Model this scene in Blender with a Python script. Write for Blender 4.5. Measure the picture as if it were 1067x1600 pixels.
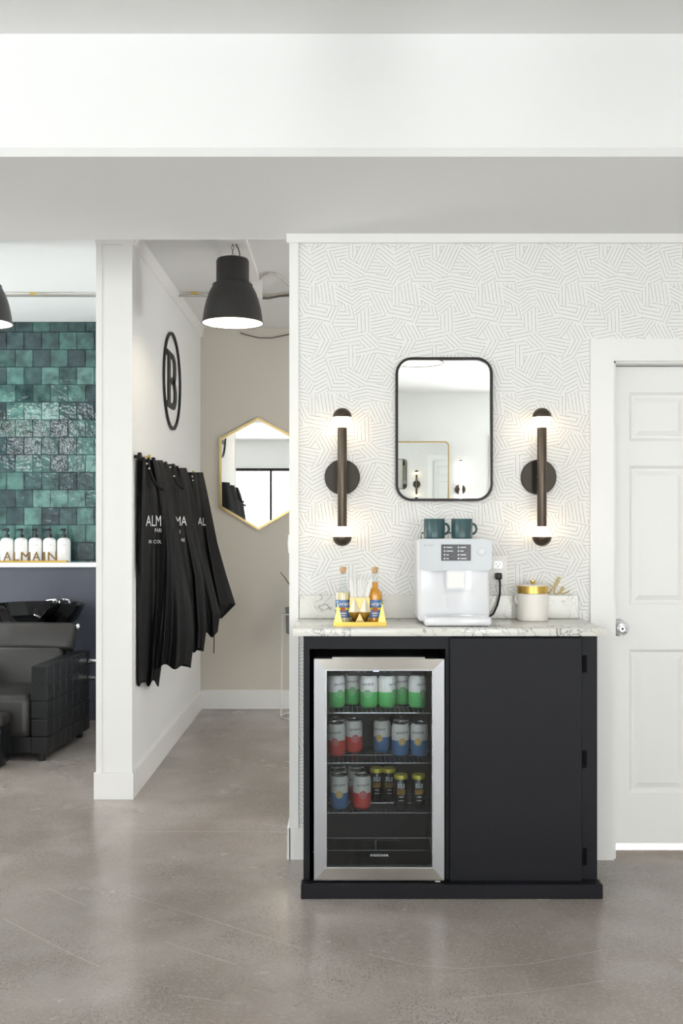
import bpy, bmesh, math, random
from mathutils import Vector, Matrix
R = random.Random(7)
PI = math.pi
for o in list(bpy.data.objects): bpy.data.objects.remove(o)
SC = bpy.context.scene
C = SC.collection

# ------------------------------------------------------------------ camera, world, large lights, exposure
F, CX, CY, EYE = 1550.0, 533.5, 820.0, 1.30
def P(px, py, d): return Vector(((px-CX)/F*d, d, EYE+(CY-py)/F*d))
cam = bpy.data.cameras.new('camera'); camo = bpy.data.objects.new('camera', cam); C.objects.link(camo)
camo.location = (0, 0, EYE); camo.rotation_euler = (PI/2, 0, 0)
cam.sensor_fit = 'VERTICAL'; cam.sensor_height = 36; cam.lens = F/1600*36
cam.shift_y = 20/1600; cam.clip_start = .05
SC.camera = camo
w = bpy.data.worlds.new('world'); SC.world = w; w.use_nodes = True
bg = w.node_tree.nodes['Background']; bg.inputs[0].default_value = (.96, .98, 1, 1); bg.inputs[1].default_value = 2.6
def area(name, loc, rot, sx, sy, power, col=(.99, .985, .985)):
    l = bpy.data.lights.new(name, 'AREA'); l.shape = 'RECTANGLE'; l.size = sx; l.size_y = sy; l.energy = power; l.color = col
    o = bpy.data.objects.new(name, l); C.objects.link(o); o.location = loc; o.rotation_euler = rot; return o
# daylight by the shop window behind the camera and left windows, plus added fill
area('rear_daylight_and_fill', (-1.75, -3.66, 1.2), (PI/2, 0, 0), 3.0, 2.2, 38)
area('rear_daylight_and_fill', (2.09, -3.66, 1.2), (PI/2, 0, 0), .8, 2.2, 52)  # unseen right-hand window, added to brighten the corridor partition
area('daylight_back_room', (2.71, 5.0, 1.75), (0, PI/2, 0), 1.1, 1.0, 13)
area('daylight_side', (-3.71, 1.2, 2.385), (0, -PI/2, 0), .66, 3.2, 26)  # unseen high strip window, shaped so its reflection glints in the tiles
area('daylight_side', (-3.71, 5.5, 1.3), (0, -PI/2, 0), 2.2, 1.4, 26)
SC.view_settings.view_transform = 'Standard'; SC.view_settings.look = 'None'
SC.view_settings.gamma = 1; SC.view_settings.use_curve_mapping = False
SC.view_settings.exposure = 0.86

# ------------------------------------------------------------------ materials
def lin(c): return tuple(((v/255)/12.92 if v/255 <= .04045 else ((v/255+.055)/1.055)**2.4) for v in c)+(1,)
MATS = {}
def mat(name, rgb, rough=.5, metal=0, spec=.5, emit=None, es=0, coat=0, alpha=None, bump=None, mottle=None, sheen=0):
    m = bpy.data.materials.new(name); m.use_nodes = True; nt = m.node_tree; b = nt.nodes['Principled BSDF']
    b.inputs['Base Color'].default_value = lin(rgb); b.inputs['Roughness'].default_value = rough
    b.inputs['Metallic'].default_value = metal; b.inputs['Specular IOR Level'].default_value = spec
    b.inputs['Coat Weight'].default_value = coat
    if sheen: b.inputs['Sheen Weight'].default_value = sheen
    if emit: b.inputs['Emission Color'].default_value = lin(emit); b.inputs['Emission Strength'].default_value = es
    N, L = nt.nodes.new, nt.links.new
    if mottle or bump:
        tc = N('ShaderNodeTexCoord')
    if mottle:      # (scale, rgb2, lo, hi)
        n = N('ShaderNodeTexNoise'); n.inputs['Scale'].default_value = mottle[0]; n.inputs['Detail'].default_value = 6
        r = N('ShaderNodeValToRGB'); r.color_ramp.elements[0].position = mottle[2]; r.color_ramp.elements[1].position = mottle[3]
        r.color_ramp.elements[0].color = lin(rgb); r.color_ramp.elements[1].color = lin(mottle[1])
        L(tc.outputs['Object'], n.inputs['Vector']); L(n.outputs['Fac'], r.inputs[0]); L(r.outputs[0], b.inputs['Base Color'])
    if bump:        # (scale, strength, distance)
        n = N('ShaderNodeTexNoise'); n.inputs['Scale'].default_value = bump[0]; n.inputs['Detail'].default_value = 4
        u = N('ShaderNodeBump'); u.inputs['Strength'].default_value = bump[1]; u.inputs['Distance'].default_value = bump[2]
        L(tc.outputs['Object'], n.inputs['Vector']); L(n.outputs['Fac'], u.inputs['Height']); L(u.outputs[0], b.inputs['Normal'])
    MATS[name] = m; return m
def glassy(name, tint, ior=1.45, rough=0.0, base=0.0):   # thin pane: see-through plus mirror reflection by fresnel
    m = bpy.data.materials.new(name); m.use_nodes = True; nt = m.node_tree; nt.nodes.clear()
    N, L = nt.nodes.new, nt.links.new
    t = N('ShaderNodeBsdfTransparent'); t.inputs[0].default_value = tint
    g = N('ShaderNodeBsdfGlossy'); g.inputs['Roughness'].default_value = rough
    lw = N('ShaderNodeLayerWeight'); lw.inputs[0].default_value = .5      # Schlick reflectance, the same from both faces of the thin sheet
    f0 = ((ior-1)/(ior+1))**2+base
    p = N('ShaderNodeMath'); p.operation = 'POWER'; p.inputs[1].default_value = 5; L(lw.outputs['Facing'], p.inputs[0])
    a = N('ShaderNodeMath'); a.operation = 'MULTIPLY_ADD'; a.inputs[1].default_value = 1-f0; a.inputs[2].default_value = f0; L(p.outputs[0], a.inputs[0])
    mx = N('ShaderNodeMixShader'); o = N('ShaderNodeOutputMaterial'); L(a.outputs[0], mx.inputs[0])
    L(t.outputs[0], mx.inputs[1]); L(g.outputs[0], mx.inputs[2]); L(mx.outputs[0], o.inputs[0])
    MATS[name] = m; return m

mat('paint', (240, 240, 239), .55, bump=(60, .08, .002))
mat('paint_trim', (242, 241, 239), .38)
mat('paint_ceiling', (238, 238, 238), .7, bump=(25, .12, .004))
mat('paint_warm', (212, 206, 195), .6, bump=(40, .1, .003))
mat('wallpaper', (240, 239, 237), .6)
mat('ink', (172, 169, 164), .6, mottle=(90, (210, 207, 202), .4, .7))
mat('dark_wall', (66, 68, 80), .5, mottle=(3, (76, 78, 90), .3, .7))
mat('cabinet', (13, 13, 20), .5, spec=.28, bump=(200, .05, .001), mottle=(5, (17, 17, 24), .35, .7))
mat('hinge', (3, 3, 3), .6, spec=.1)
mat('black_metal', (38, 35, 33), .38, metal=.6)
mat('bronze', (92, 82, 72), .36, metal=.9)
mat('bronze_dark', (58, 53, 48), .4, metal=.75)
mat('shade_black', (40, 39, 38), .45)
mat('shade_white', (250, 246, 236), .6)
mat('steel', (178, 174, 169), .2, metal=1, bump=(150, .03, .001))
mat('steel_upright', (160, 160, 163), .36, metal=1)
mat('chrome', (225, 225, 228), .08, metal=1)
mat('wire', (190, 192, 195), .25, metal=1)
mat('gold', (214, 178, 92), .26, metal=1)
mat('brass', (200, 176, 122), .32, metal=1)
mat('brass_dark', (120, 94, 56), .38, metal=.9)
mat('sign_black', (30, 29, 28), .55)
mat('gold_pale', (236, 224, 200), .35, metal=.4)
mat('gold_bright', (226, 200, 120), .3, metal=1)
mat('mirror', (247, 249, 248), .0, metal=1)
mat('white_gloss', (228, 228, 232), .22, coat=.3)
mat('white_panel', (208, 212, 217), .3)
mat('white_plastic', (244, 243, 240), .4)
mat('ceramic', (242, 236, 230), .4)
mat('screen', (66, 66, 70), .25)
mat('screen_text', (214, 216, 220), .4, emit=(214, 216, 220), es=.25)
mat('screen_line', (130, 130, 134), .4)
mat('grey_print', (186, 188, 192), .5)
mat('mug', (58, 88, 92), .28)
mat('black_plastic', (14, 14, 15), .3)
mat('interior', (11, 12, 15), .5)
mat('leather', (17, 18, 21), .36, spec=.4, bump=(220, .15, .001))
mat('leather_soft', (42, 40, 39), .36, bump=(160, .2, .001))
mat('basin', (6, 6, 7), .08, spec=.35)
mat('cloth', (9, 9, 11), .55, spec=.3, bump=(260, .12, .001))
mat('print_white', (226, 226, 226), .7)
mat('bottle_white', (244, 243, 241), .35)
mat('label_grey', (196, 196, 196), .6)
mat('scratch', (176, 170, 165), .5)
mat('pot', (150, 150, 148), .6)
mat('leaf', (84, 98, 50), .45)
mat('soil', (48, 38, 30), .9)
mat('cable', (205, 200, 190), .5)
mat('cable_dark', (96, 92, 88), .5)
mat('cord_black', (12, 12, 12), .45)
mat('conduit', (176, 172, 166), .35, metal=.8)
mat('tape', (208, 176, 70), .6)
mat('cork', (214, 178, 140), .8, mottle=(60, (190, 150, 110), .4, .7))
mat('straw', (238, 236, 232), .6)
mat('label_blue', (96, 134, 188), .5, mottle=(30, (56, 84, 136), .4, .65))
mat('label_yellow', (240, 214, 70), .5)
mat('label_red', (168, 84, 54), .5)
mat('label_green', (150, 190, 80), .5)
mat('syrup_amber', (232, 158, 44), .08, coat=.5)
mat('syrup_pale', (240, 222, 176), .08, coat=.5)
mat('can_lid', (190, 192, 194), .25, metal=1)
mat('can_yellow', (232, 184, 60), .45); mat('can_red', (206, 62, 70), .45); mat('can_green', (90, 170, 90), .45)
mat('can_ink', (40, 46, 66), .5)
mat('brew', (20, 18, 17), .12, coat=.6)
mat('brew_gold', (196, 150, 60), .4)
mat('cap_yellow', (216, 200, 84), .35, metal=.4)
mat('bulb', (255, 250, 240), .4, emit=(255, 238, 212), es=7)
mat('bulb_warm', (255, 250, 240), .4, emit=(255, 222, 180), es=5)
mat('tube_lit', (255, 255, 255), .4, emit=(255, 250, 242), es=2.2)
mat('led', (255, 255, 255), .4, emit=(190, 205, 255), es=3)
glassy('pane', (.96, .98, .97, 1))
glassy('fridge_glass', (.76, .79, .80, 1), 1.5)
glassy('clear_glass', (.94, .96, .96, 1), 1.35)

def mat_stone():
    m = mat('quartz', (224, 222, 216), .2); nt = m.node_tree; b = nt.nodes['Principled BSDF']; N, L = nt.nodes.new, nt.links.new
    tc = N('ShaderNodeTexCoord'); d = N('ShaderNodeTexNoise'); d.inputs['Scale'].default_value = 6; d.inputs['Detail'].default_value = 8
    n = N('ShaderNodeTexNoise'); n.inputs['Scale'].default_value = 14; n.inputs['Detail'].default_value = 10; n.inputs['Distortion'].default_value = 1.6
    L(tc.outputs['Object'], d.inputs['Vector']); L(tc.outputs['Object'], n.inputs['Vector'])
    s = N('ShaderNodeMath'); s.operation = 'SUBTRACT'; s.inputs[1].default_value = .5; L(n.outputs['Fac'], s.inputs[0])
    a = N('ShaderNodeMath'); a.operation = 'ABSOLUTE'; L(s.outputs[0], a.inputs[0])
    r = N('ShaderNodeValToRGB'); e = r.color_ramp.elements; e[0].position = 0; e[0].color = (1, 1, 1, 1); e[1].position = .035; e[1].color = (0, 0, 0, 1)
    L(a.outputs[0], r.inputs[0])
    k = N('ShaderNodeValToRGB'); k.color_ramp.elements[0].position = .44; k.color_ramp.elements[1].position = .6; L(d.outputs['Fac'], k.inputs[0])
    mu = N('ShaderNodeMath'); mu.operation = 'MULTIPLY'; L(r.outputs[0], mu.inputs[0]); L(k.outputs[0], mu.inputs[1])
    mx = N('ShaderNodeMix'); mx.data_type = 'RGBA'; L(mu.outputs[0], mx.inputs[0])
    mx.inputs[6].default_value = lin((224, 222, 216)); mx.inputs[7].default_value = lin((132, 130, 128)); L(mx.outputs[2], b.inputs['Base Color'])
mat_stone()
def mat_floor():
    m = mat('concrete', (140, 130, 125), .3); nt = m.node_tree; b = nt.nodes['Principled BSDF']; N, L = nt.nodes.new, nt.links.new
    tc = N('ShaderNodeTexCoord')
    def noise(s, det=6, ro=.55, dist=0):
        n = N('ShaderNodeTexNoise'); n.inputs['Scale'].default_value = s; n.inputs['Detail'].default_value = det
        n.inputs['Roughness'].default_value = ro; n.inputs['Distortion'].default_value = dist; L(tc.outputs['Object'], n.inputs['Vector']); return n.outputs['Fac']
    def ramp(x, p0, c0, p1, c1):
        r = N('ShaderNodeValToRGB'); e = r.color_ramp.elements; e[0].position = p0; e[0].color = c0; e[1].position = p1; e[1].color = c1; L(x, r.inputs[0]); return r.outputs[0]
    def mix(f, a, c, mode='MIX'):
        x = N('ShaderNodeMix'); x.data_type = 'RGBA'; x.blend_type = mode
        for i, v in ((0, f), (6, a), (7, c)):
            if isinstance(v, (tuple, float, int)): x.inputs[i].default_value = v
            else: L(v, x.inputs[i])
        return x.outputs[2]
    base = ramp(noise(1.1, 5, .6, .4), .22, lin((146, 134, 126)), .78, lin((178, 170, 166)))
    base = mix(ramp(noise(3.2, 5, .6), .48, (0, 0, 0, 1), .85, (.6, .6, .6, 1)), base, lin((190, 184, 180)))
    base = mix(ramp(noise(1.5, 5, .6, .3), .42, (0, 0, 0, 1), .85, (.75, .75, .75, 1)), base, lin((114, 104, 97)))
    v = N('ShaderNodeTexVoronoi'); v.inputs['Scale'].default_value = 125; L(tc.outputs['Object'], v.inputs['Vector'])
    speck = ramp(v.outputs['Distance'], .1, (1, 1, 1, 1), .4, (0, 0, 0, 1))
    sm = mix(1.0, speck, ramp(noise(2.2, 4, .6), .38, (0, 0, 0, 1), .7, (1, 1, 1, 1)), 'MULTIPLY')
    base = mix(sm, base, lin((66, 58, 54)))
    base = mix(ramp(noise(75, 3, .6), .52, (0, 0, 0, 1), .75, (.55, .55, .55, 1)), base, lin((188, 182, 176)))
    L(base, b.inputs['Base Color'])
    L(ramp(noise(2.5, 5, .6), .3, (.16, .16, .16, 1), .7, (.3, .3, .3, 1)), b.inputs['Roughness'])
    u = N('ShaderNodeBump'); u.inputs['Strength'].default_value = .06; u.inputs['Distance'].default_value = .002; L(noise(60, 4), u.inputs['Height']); L(u.outputs[0], b.inputs['Normal'])
mat_floor()
def mat_tile():
    m = mat('glazed_tile', (60, 95, 90), .05, spec=.7); nt = m.node_tree; b = nt.nodes['Principled BSDF']; N, L = nt.nodes.new, nt.links.new
    oi = N('ShaderNodeObjectInfo'); tc = N('ShaderNodeTexCoord'); geo = N('ShaderNodeNewGeometry')
    r = N('ShaderNodeValToRGB'); r.color_ramp.interpolation = 'LINEAR'; e = r.color_ramp.elements
    e[0].position = 0; e[0].color = lin((40, 56, 62)); e[1].position = 1; e[1].color = lin((90, 126, 121))
    for p, c in ((.3, (48, 74, 76)), (.55, (54, 84, 82)), (.8, (68, 104, 100))):
        x = e.new(p); x.color = lin(c)
    L(oi.outputs['Random'], r.inputs[0])
    n = N('ShaderNodeTexNoise'); n.inputs['Scale'].default_value = 16; n.inputs['Detail'].default_value = 7; L(geo.outputs['Position'], n.inputs['Vector'])
    k = N('ShaderNodeValToRGB'); k.color_ramp.elements[0].position = .3; k.color_ramp.elements[0].color = (.45, .45, .48, 1); k.color_ramp.elements[1].position = .68; k.color_ramp.elements[1].color = (1.45, 1.45, 1.4, 1)
    L(n.outputs['Fac'], k.inputs[0])
    mx = N('ShaderNodeMix'); mx.data_type = 'RGBA'; mx.blend_type = 'MULTIPLY'; mx.inputs[0].default_value = 1; L(r.outputs[0], mx.inputs[6]); L(k.outputs[0], mx.inputs[7]); L(mx.outputs[2], b.inputs['Base Color'])
    n2 = N('ShaderNodeTexNoise'); n2.inputs['Scale'].default_value = 26; n2.inputs['Detail'].default_value = 2; L(geo.outputs['Position'], n2.inputs['Vector'])
    u = N('ShaderNodeBump'); u.inputs['Strength'].default_value = .65; u.inputs['Distance'].default_value = .004; L(n2.outputs['Fac'], u.inputs['Height']); L(u.outputs[0], b.inputs['Normal'])
mat_tile()
def mat_can(name, low, z=.058):
    m = mat(name, low, .38); nt = m.node_tree; b = nt.nodes['Principled BSDF']; N, L = nt.nodes.new, nt.links.new
    tc = N('ShaderNodeTexCoord'); s = N('ShaderNodeSeparateXYZ'); L(tc.outputs['Object'], s.inputs[0])
    g = N('ShaderNodeMath'); g.operation = 'GREATER_THAN'; g.inputs[1].default_value = z; L(s.outputs[2], g.inputs[0])
    mx = N('ShaderNodeMix'); mx.data_type = 'RGBA'; L(g.outputs[0], mx.inputs[0]); mx.inputs[6].default_value = lin(low); mx.inputs[7].default_value = lin((226, 222, 216)); L(mx.outputs[2], b.inputs['Base Color'])
mat_can('can_body_blue', (92, 130, 176)); mat_can('can_body_red', (226, 84, 78)); mat_can('can_body_green', (104, 196, 112))

# ------------------------------------------------------------------ mesh helpers
class MB:
    def __init__(s): s.v = []; s.f = []
    def add(s, v, f):
        o = len(s.v); s.v += [tuple(p) for p in v]; s.f += [tuple(i+o for i in q) for q in f]; return s
    def box(s, x0, x1, y0, y1, z0, z1):
        return s.add([(x0,y0,z0),(x1,y0,z0),(x1,y1,z0),(x0,y1,z0),(x0,y0,z1),(x1,y0,z1),(x1,y1,z1),(x0,y1,z1)],
                     [(0,3,2,1),(4,5,6,7),(0,1,5,4),(1,2,6,5),(2,3,7,6),(3,0,4,7)])
    def rbox(s, x0, x1, y0, y1, z0, z1, r, seg=2, M=None):
        bm = bmesh.new(); bmesh.ops.create_cube(bm, size=1)
        for v in bm.verts: v.co = Vector(((x0+x1)/2+v.co.x*(x1-x0), (y0+y1)/2+v.co.y*(y1-y0), (z0+z1)/2+v.co.z*(z1-z0)))
        bmesh.ops.bevel(bm, geom=bm.edges[:], offset=r, segments=seg, profile=.5, affect='EDGES')
        if M: bm.transform(M)
        return s.bm(bm)
    def bm(s, bm):
        bm.verts.index_update(); s.add([v.co[:] for v in bm.verts], [[v.index for v in f.verts] for f in bm.faces]); bm.free(); return s
    def lathe(s, prof, n=24, c=(0,0,0), axis='z', cap=True):
        vs = []; fs = []; m = len(prof)
        for i in range(n):
            a = 2*PI*i/n; ca, sa = math.cos(a), math.sin(a)
            for r, h in prof:
                p = (r*ca, r*sa, h) if axis == 'z' else ((r*ca, -h, r*sa) if axis == 'y' else (h, r*ca, r*sa))
                vs.append((p[0]+c[0], p[1]+c[1], p[2]+c[2]))
        for i in range(n):
            j = (i+1) % n
            for k in range(m-1): fs.append((i*m+k, j*m+k, j*m+k+1, i*m+k+1))
        if cap and prof[0][0] > 1e-6: fs.append(tuple(i*m for i in range(n-1, -1, -1)))
        if cap and prof[-1][0] > 1e-6: fs.append(tuple(i*m+m-1 for i in range(n)))
        return s.add(vs, fs)
    def tube(s, pts, r, n=8, closed=False):
        pts = [Vector(p) for p in pts]; vs = []; fs = []; N = len(pts); up = None
        for i, p in enumerate(pts):
            a = pts[(i-1) % N] if (closed or i) else pts[0]; b = pts[(i+1) % N] if (closed or i < N-1) else pts[-1]
            t = (b-a).normalized()
            if up is None: up = t.orthogonal().normalized()
            up = (up - t*up.dot(t)); up = up.normalized() if up.length > 1e-6 else t.orthogonal().normalized()
            q = t.cross(up); rr = r[i] if isinstance(r, (list, tuple)) else r
            for k in range(n): vs.append(p+(up*math.cos(2*PI*k/n)+q*math.sin(2*PI*k/n))*rr)
        for i in range(N if closed else N-1):
            j = (i+1) % N
            for k in range(n): fs.append((i*n+k, i*n+(k+1) % n, j*n+(k+1) % n, j*n+k))
        if not closed: fs += [tuple(range(n-1, -1, -1)), tuple((N-1)*n+k for k in range(n))]
        return s.add(vs, fs)
    def prism(s, poly, f0, f1):      # poly of 2D points, f0/f1 map (a,b) -> front / back 3D point
        n = len(poly); vs = [f0(*p) for p in poly]+[f1(*p) for p in poly]
        fs = [tuple(range(n)), tuple(range(2*n-1, n-1, -1))]+[(i, n+i, n+(i+1) % n, (i+1) % n) for i in range(n)]
        return s.add(vs, fs)
    def ring(s, outer, inner, f0, f1):    # frame between two loops of equal count
        n = len(outer); vs = [f0(*p) for p in outer]+[f0(*p) for p in inner]+[f1(*p) for p in outer]+[f1(*p) for p in inner]; fs = []
        for i in range(n):
            j = (i+1) % n
            fs += [(i, j, n+j, n+i), (2*n+i, 3*n+i, 3*n+j, 2*n+j), (i, 2*n+i, 2*n+j, j), (n+i, n+j, 3*n+j, 3*n+i)]
        return s.add(vs, fs)
    def mesh(s, name, m, smooth=True, ang=35):
        me = bpy.data.meshes.new(name); me.from_pydata(s.v, [], s.f); me.materials.append(MATS[m])
        bm = bmesh.new(); bm.from_mesh(me); bmesh.ops.recalc_face_normals(bm, faces=bm.faces[:]); bm.to_mesh(me); bm.free()
        if smooth:
            me.shade_smooth(); me.set_sharp_from_angle(angle=math.radians(ang))
        return me
def obj(name, mb, m, parent=None, loc=None, smooth=True):
    me = mb if isinstance(mb, bpy.types.Mesh) else mb.mesh(name, m, smooth)
    o = bpy.data.objects.new(name, me); C.objects.link(o)
    if parent: o.parent = parent
    if loc is not None: o.location = loc
    return o
def tag(o, label=None, cat=None, group=None, kind=None):
    for k, v in (('label', label), ('category', cat), ('group', group), ('kind', kind)):
        if v: o[k] = v
    return o
def thing(name, label, cat, loc=(0,0,0), rz=0, group=None):
    o = bpy.data.objects.new(name, None); C.objects.link(o); o.location = loc; o.rotation_euler = (0, 0, rz); o.empty_display_size = .05
    return tag(o, label, cat, group)
def struct(name, mb, m, label=None, smooth=False): return tag(obj(name, mb, m, smooth=smooth), label, None, None, 'structure')
def copy_tree(o, parent=None):
    c = o.copy(); C.objects.link(c); c.parent = parent
    for ch in list(o.children): copy_tree(ch, c)
    return c
def rrect(x0, x1, z0, z1, r, n=6):
    out = []
    for cx, cz, a0 in ((x1-r, z1-r, 0), (x0+r, z1-r, 90), (x0+r, z0+r, 180), (x1-r, z0+r, 270)):
        for i in range(n+1):
            a = math.radians(a0+90*i/n); out.append((cx+r*math.cos(a), cz+r*math.sin(a)))
    return out
_tc = {}
def text2d(s, size, align='CENTER', wide=1.0, bold=0.0):
    key = (s, size, align, wide, bold)
    if key in _tc: return _tc[key]
    cu = bpy.data.curves.new('t', 'FONT'); cu.body = s; cu.size = size; cu.align_x = align; cu.resolution_u = 3; cu.offset = bold
    o = bpy.data.objects.new('t', cu); C.objects.link(o)
    dg = bpy.context.evaluated_depsgraph_get(); me = o.evaluated_get(dg).to_mesh()
    v = [(p.co.x*wide, p.co.y) for p in me.vertices]; f = [tuple(q.vertices) for q in me.polygons]
    o.evaluated_get(dg).to_mesh_clear(); bpy.data.objects.remove(o); bpy.data.curves.remove(cu)
    _tc[key] = (v, f); return v, f
def text(mb, s, size, fn, **k):
    v, f = text2d(s, size, **k); return mb.add([fn(a, b) for a, b in v], f)
def bar(mb, w, h, fn, n=6):      # a line of print too small to read
    return mb.add([fn(-w/2+w*i/n, b) for i in range(n+1) for b in (0, h)], [(2*i, 2*i+2, 2*i+3, 2*i+1) for i in range(n)])
def disc2d(r, n=18, c=(0,0)): return [(c[0]+r*math.cos(2*PI*i/n), c[1]+r*math.sin(2*PI*i/n)) for i in range(n)]

# ------------------------------------------------------------------ the shell of the place
WY = 3.863                      # face of the papered wall
XL, XR, YB, YF = -3.6, 2.6, -3.55, 7.1
struct('floor', MB().box(XL-.1, XR+.1, YB-.1, YF, -.1, 0), 'concrete', 'polished grey brown concrete floor with pale scratches')
struct('ceiling', MB().box(XL-.1, XR+.1, YB-.1, 3.05, 2.80, 2.9), 'paint_ceiling', 'white painted ceiling in front of the deep beam')
struct('ceiling_rear', MB().box(XL-.1, XR+.1, 3.93, YF, 2.69, 2.9), 'paint_ceiling', 'white ceiling behind the beam, above tiles and corridor')
beam = MB().prism([(3.03, 2.80), (3.03, 2.452), (3.045, 2.43), (3.93, 2.43), (3.93, 2.9), (3.05, 2.9)], lambda a, b: (XL-.1, a, b), lambda a, b: (XR+.1, a, b))
struct('ceiling_beam', beam, 'paint_ceiling', 'deep white boxed beam crossing the whole room')
OX0, OX1, OZ = 1.056, 1.80, 1.936        # door opening
wf = MB().box(-.199, OX0, WY, WY+.12, 0, 2.43).box(OX1, XR, WY, WY+.12, 0, 2.43).box(OX0, OX1, WY, WY+.12, OZ, 2.43)
wall_front = struct('wall_front', wf, 'wallpaper', 'wall covered in white wallpaper with fine grey geometric line pattern')
struct('wall_partition', MB().box(-1.155, -.997, 4.712, 7.02, 0, 2.69), 'paint', 'white partition wall carrying the letter emblem and capes')
struct('wall_far', MB().box(-.997, XR, 7.02, 7.12, 0, 2.69), 'paint_warm', 'plain wall at the end of the corridor')
def wall_with_holes(name, horiz, fixed, thick, a0, a1, z0, z1, holes, m):
    mb = MB(); xs = sorted({a0, a1, *[h[0] for h in holes], *[h[1] for h in holes]})
    for p, q in zip(xs, xs[1:]):
        hs = sorted([h for h in holes if h[0] <= p and h[1] >= q], key=lambda h: h[2]); z = z0
        spans = []
        for h in hs: spans.append((z, h[2])); z = h[3]
        spans.append((z, z1))
        for s, e in spans:
            if e-s > 1e-4:
                mb.box(p, q, fixed, fixed+thick, s, e) if horiz else mb.box(fixed, fixed+thick, p, q, s, e)
    return struct(name, mb, m)
RW = (-3.25, -.25, .1, 2.3); RW2 = (1.68, 2.5, .1, 2.3); RWB = (4.5, 5.5, 1.2, 2.3); LW1 = (-.4, 2.8, 2.05, 2.72); LW2 = (4.8, 6.2, .2, 2.4)  # RW2 is added to light the partition, LW1 is shaped for tile glints
wall_with_holes('wall_rear', True, YB-.1, .1, XL, XR, 0, 2.8, [RW, RW2], 'paint')
wall_with_holes('wall_left', False, XL-.1, .1, YB, YF, 0, 2.8, [LW1, LW2], 'paint')
wall_with_holes('wall_right', False, XR, .1, YB, YF, 0, 2.8, [RWB], 'paint')
def window(n, horiz, fixed, w, nx, nz):
    t = bpy.data.objects.new('window_%d' % n, None); C.objects.link(t); tag(t, None, None, None, 'structure')
    t.location = ((w[0], fixed, w[2]) if horiz else (fixed, w[0], w[2])); W = w[1]-w[0]; H = w[3]-w[2]; fr = MB()
    def bx(mb, a0, a1, z0, z1, d0=-.05, d1=.02): mb.box(a0, a1, d0, d1, z0, z1) if horiz else mb.box(d0, d1, a0, a1, z0, z1)
    bx(fr, 0, W, 0, .05); bx(fr, 0, W, H-.05, H); bx(fr, 0, .05, .05, H-.05); bx(fr, W-.05, W, .05, H-.05)
    for i in range(1, nx): bx(fr, W*i/nx-.02, W*i/nx+.02, .05, H-.05)
    for i in range(1, nz): bx(fr, .05, W-.05, H*i/nz-.02, H*i/nz+.02, -.045, .015)
    obj('window_frame', fr, 'black_metal', t, smooth=False)
    for i in range(nx):
        for j in range(nz):
            p = MB(); bx(p, W*i/nx+.02, W*(i+1)/nx-.02, H*j/nz+.02, H*(j+1)/nz-.02, -.018, -.014); obj('pane', p, 'pane', t, smooth=False)
window(1, True, YB, RW, 3, 1); window(2, False, XL, LW1, 2, 1); window(3, False, XL, LW2, 1, 1); window(4, True, YB, RW2, 1, 1); window(5, False, XR, RWB, 2, 1)

# trims and skirting boards
struct('trim_1', MB().box(-.213, XR, WY-.016, WY, 2.395, 2.43), 'paint_trim', 'narrow white moulding along the top of the papered wall')
struct('trim_2', MB().box(-.203, -.167, WY-.007, WY, .121, 2.395), 'paint_trim', 'white corner board at the free end of the papered wall')
struct('baseboard_front', MB().box(-.203, -.08, WY-.012, WY, 0, .121).box(-.211, -.199, WY-.012, WY+.13, 0, .121), 'paint_trim')
cas = MB().box(.966, OX0, WY-.018, WY, 0, OZ+.085).box(OX0, OX1+.09, WY-.018, WY, OZ, OZ+.085).box(OX1, OX1+.09, WY-.018, WY, 0, OZ)
cas.box(OX0-.004, OX0+.012, WY, WY+.12, 0, OZ).box(OX0, OX1, WY, WY+.12, OZ-.006, OZ+.01)
struct('trim_3', cas, 'paint_trim', 'flat white casing around the panelled door')
pt = MB().box(-1.155, -.997, 4.708, 4.712, .125, 2.69).box(-1.163, -1.135, 4.700, 4.712, .125, 2.66).box(-1.038, -.992, 4.700, 4.712, .125, 2.66)
pt.box(-1.165, -.990, 4.696, 4.712, 2.63, 2.69)
struct('trim_4', pt, 'paint_trim', 'white boards on the end of the partition')
struct('trim_5', MB().prism([(-.997, 2.69), (-.997, 2.625), (-.985, 2.63), (-.975, 2.66), (-.97, 2.69)], lambda a, b: (a, 4.712, b), lambda a, b: (a, 7.02, b)), 'paint_trim', 'white cove strip along the top of the partition')
struct('baseboard_partition', MB().box(-1.172, -.985, 4.694, 4.712, 0, .125).box(-.997, -.985, 4.712, 7.02, 0, .125).box(-1.167, -1.155, 4.712, 6.6, 0, .125), 'paint_trim')
struct('baseboard_far', MB().box(-.985, XR, 7.006, 7.02, 0, .132), 'paint_trim')

# tile wall with each glazed tile
tw = struct('wall_tile', MB().box(XL, -1.155, 6.8, 7.0, 0, 2.69), 'dark_wall', 'wall of square teal glazed tiles in running bond')
def tile_mesh(wd, ht):
    return MB().rbox(-wd/2, wd/2, -.009, 0, -ht/2, ht/2, .0022, 1).mesh('tile', 'glazed_tile')
T, G = .1201, .0022
full = tile_mesh(T-G, T-G); top = tile_mesh(T-G, .066)
for row in range(-1, 14):
    zt = 2.62-row*T; z = zt-T/2; off = 0 if row % 2 == 0 else T/2
    i = -5
    while True:
        x = -2.293+off+(i+.5)*T; i += 1
        if x+T/2 > -1.155+.001: break
        o = obj('tile', top if row < 0 else full, None, tw, (x, 6.7995, 2.6225+.033 if row < 0 else z))
        o.rotation_euler = (R.uniform(-.02, .02), R.uniform(-.004, .004), R.uniform(-.02, .02))
    rem = -1.155-(x-T/2)
    if rem > .015:
        obj('tile', tile_mesh(rem-G, .066 if row < 0 else T-G), None, tw, (x-T/2+rem/2, 6.7995, 2.6555 if row < 0 else z))
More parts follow.
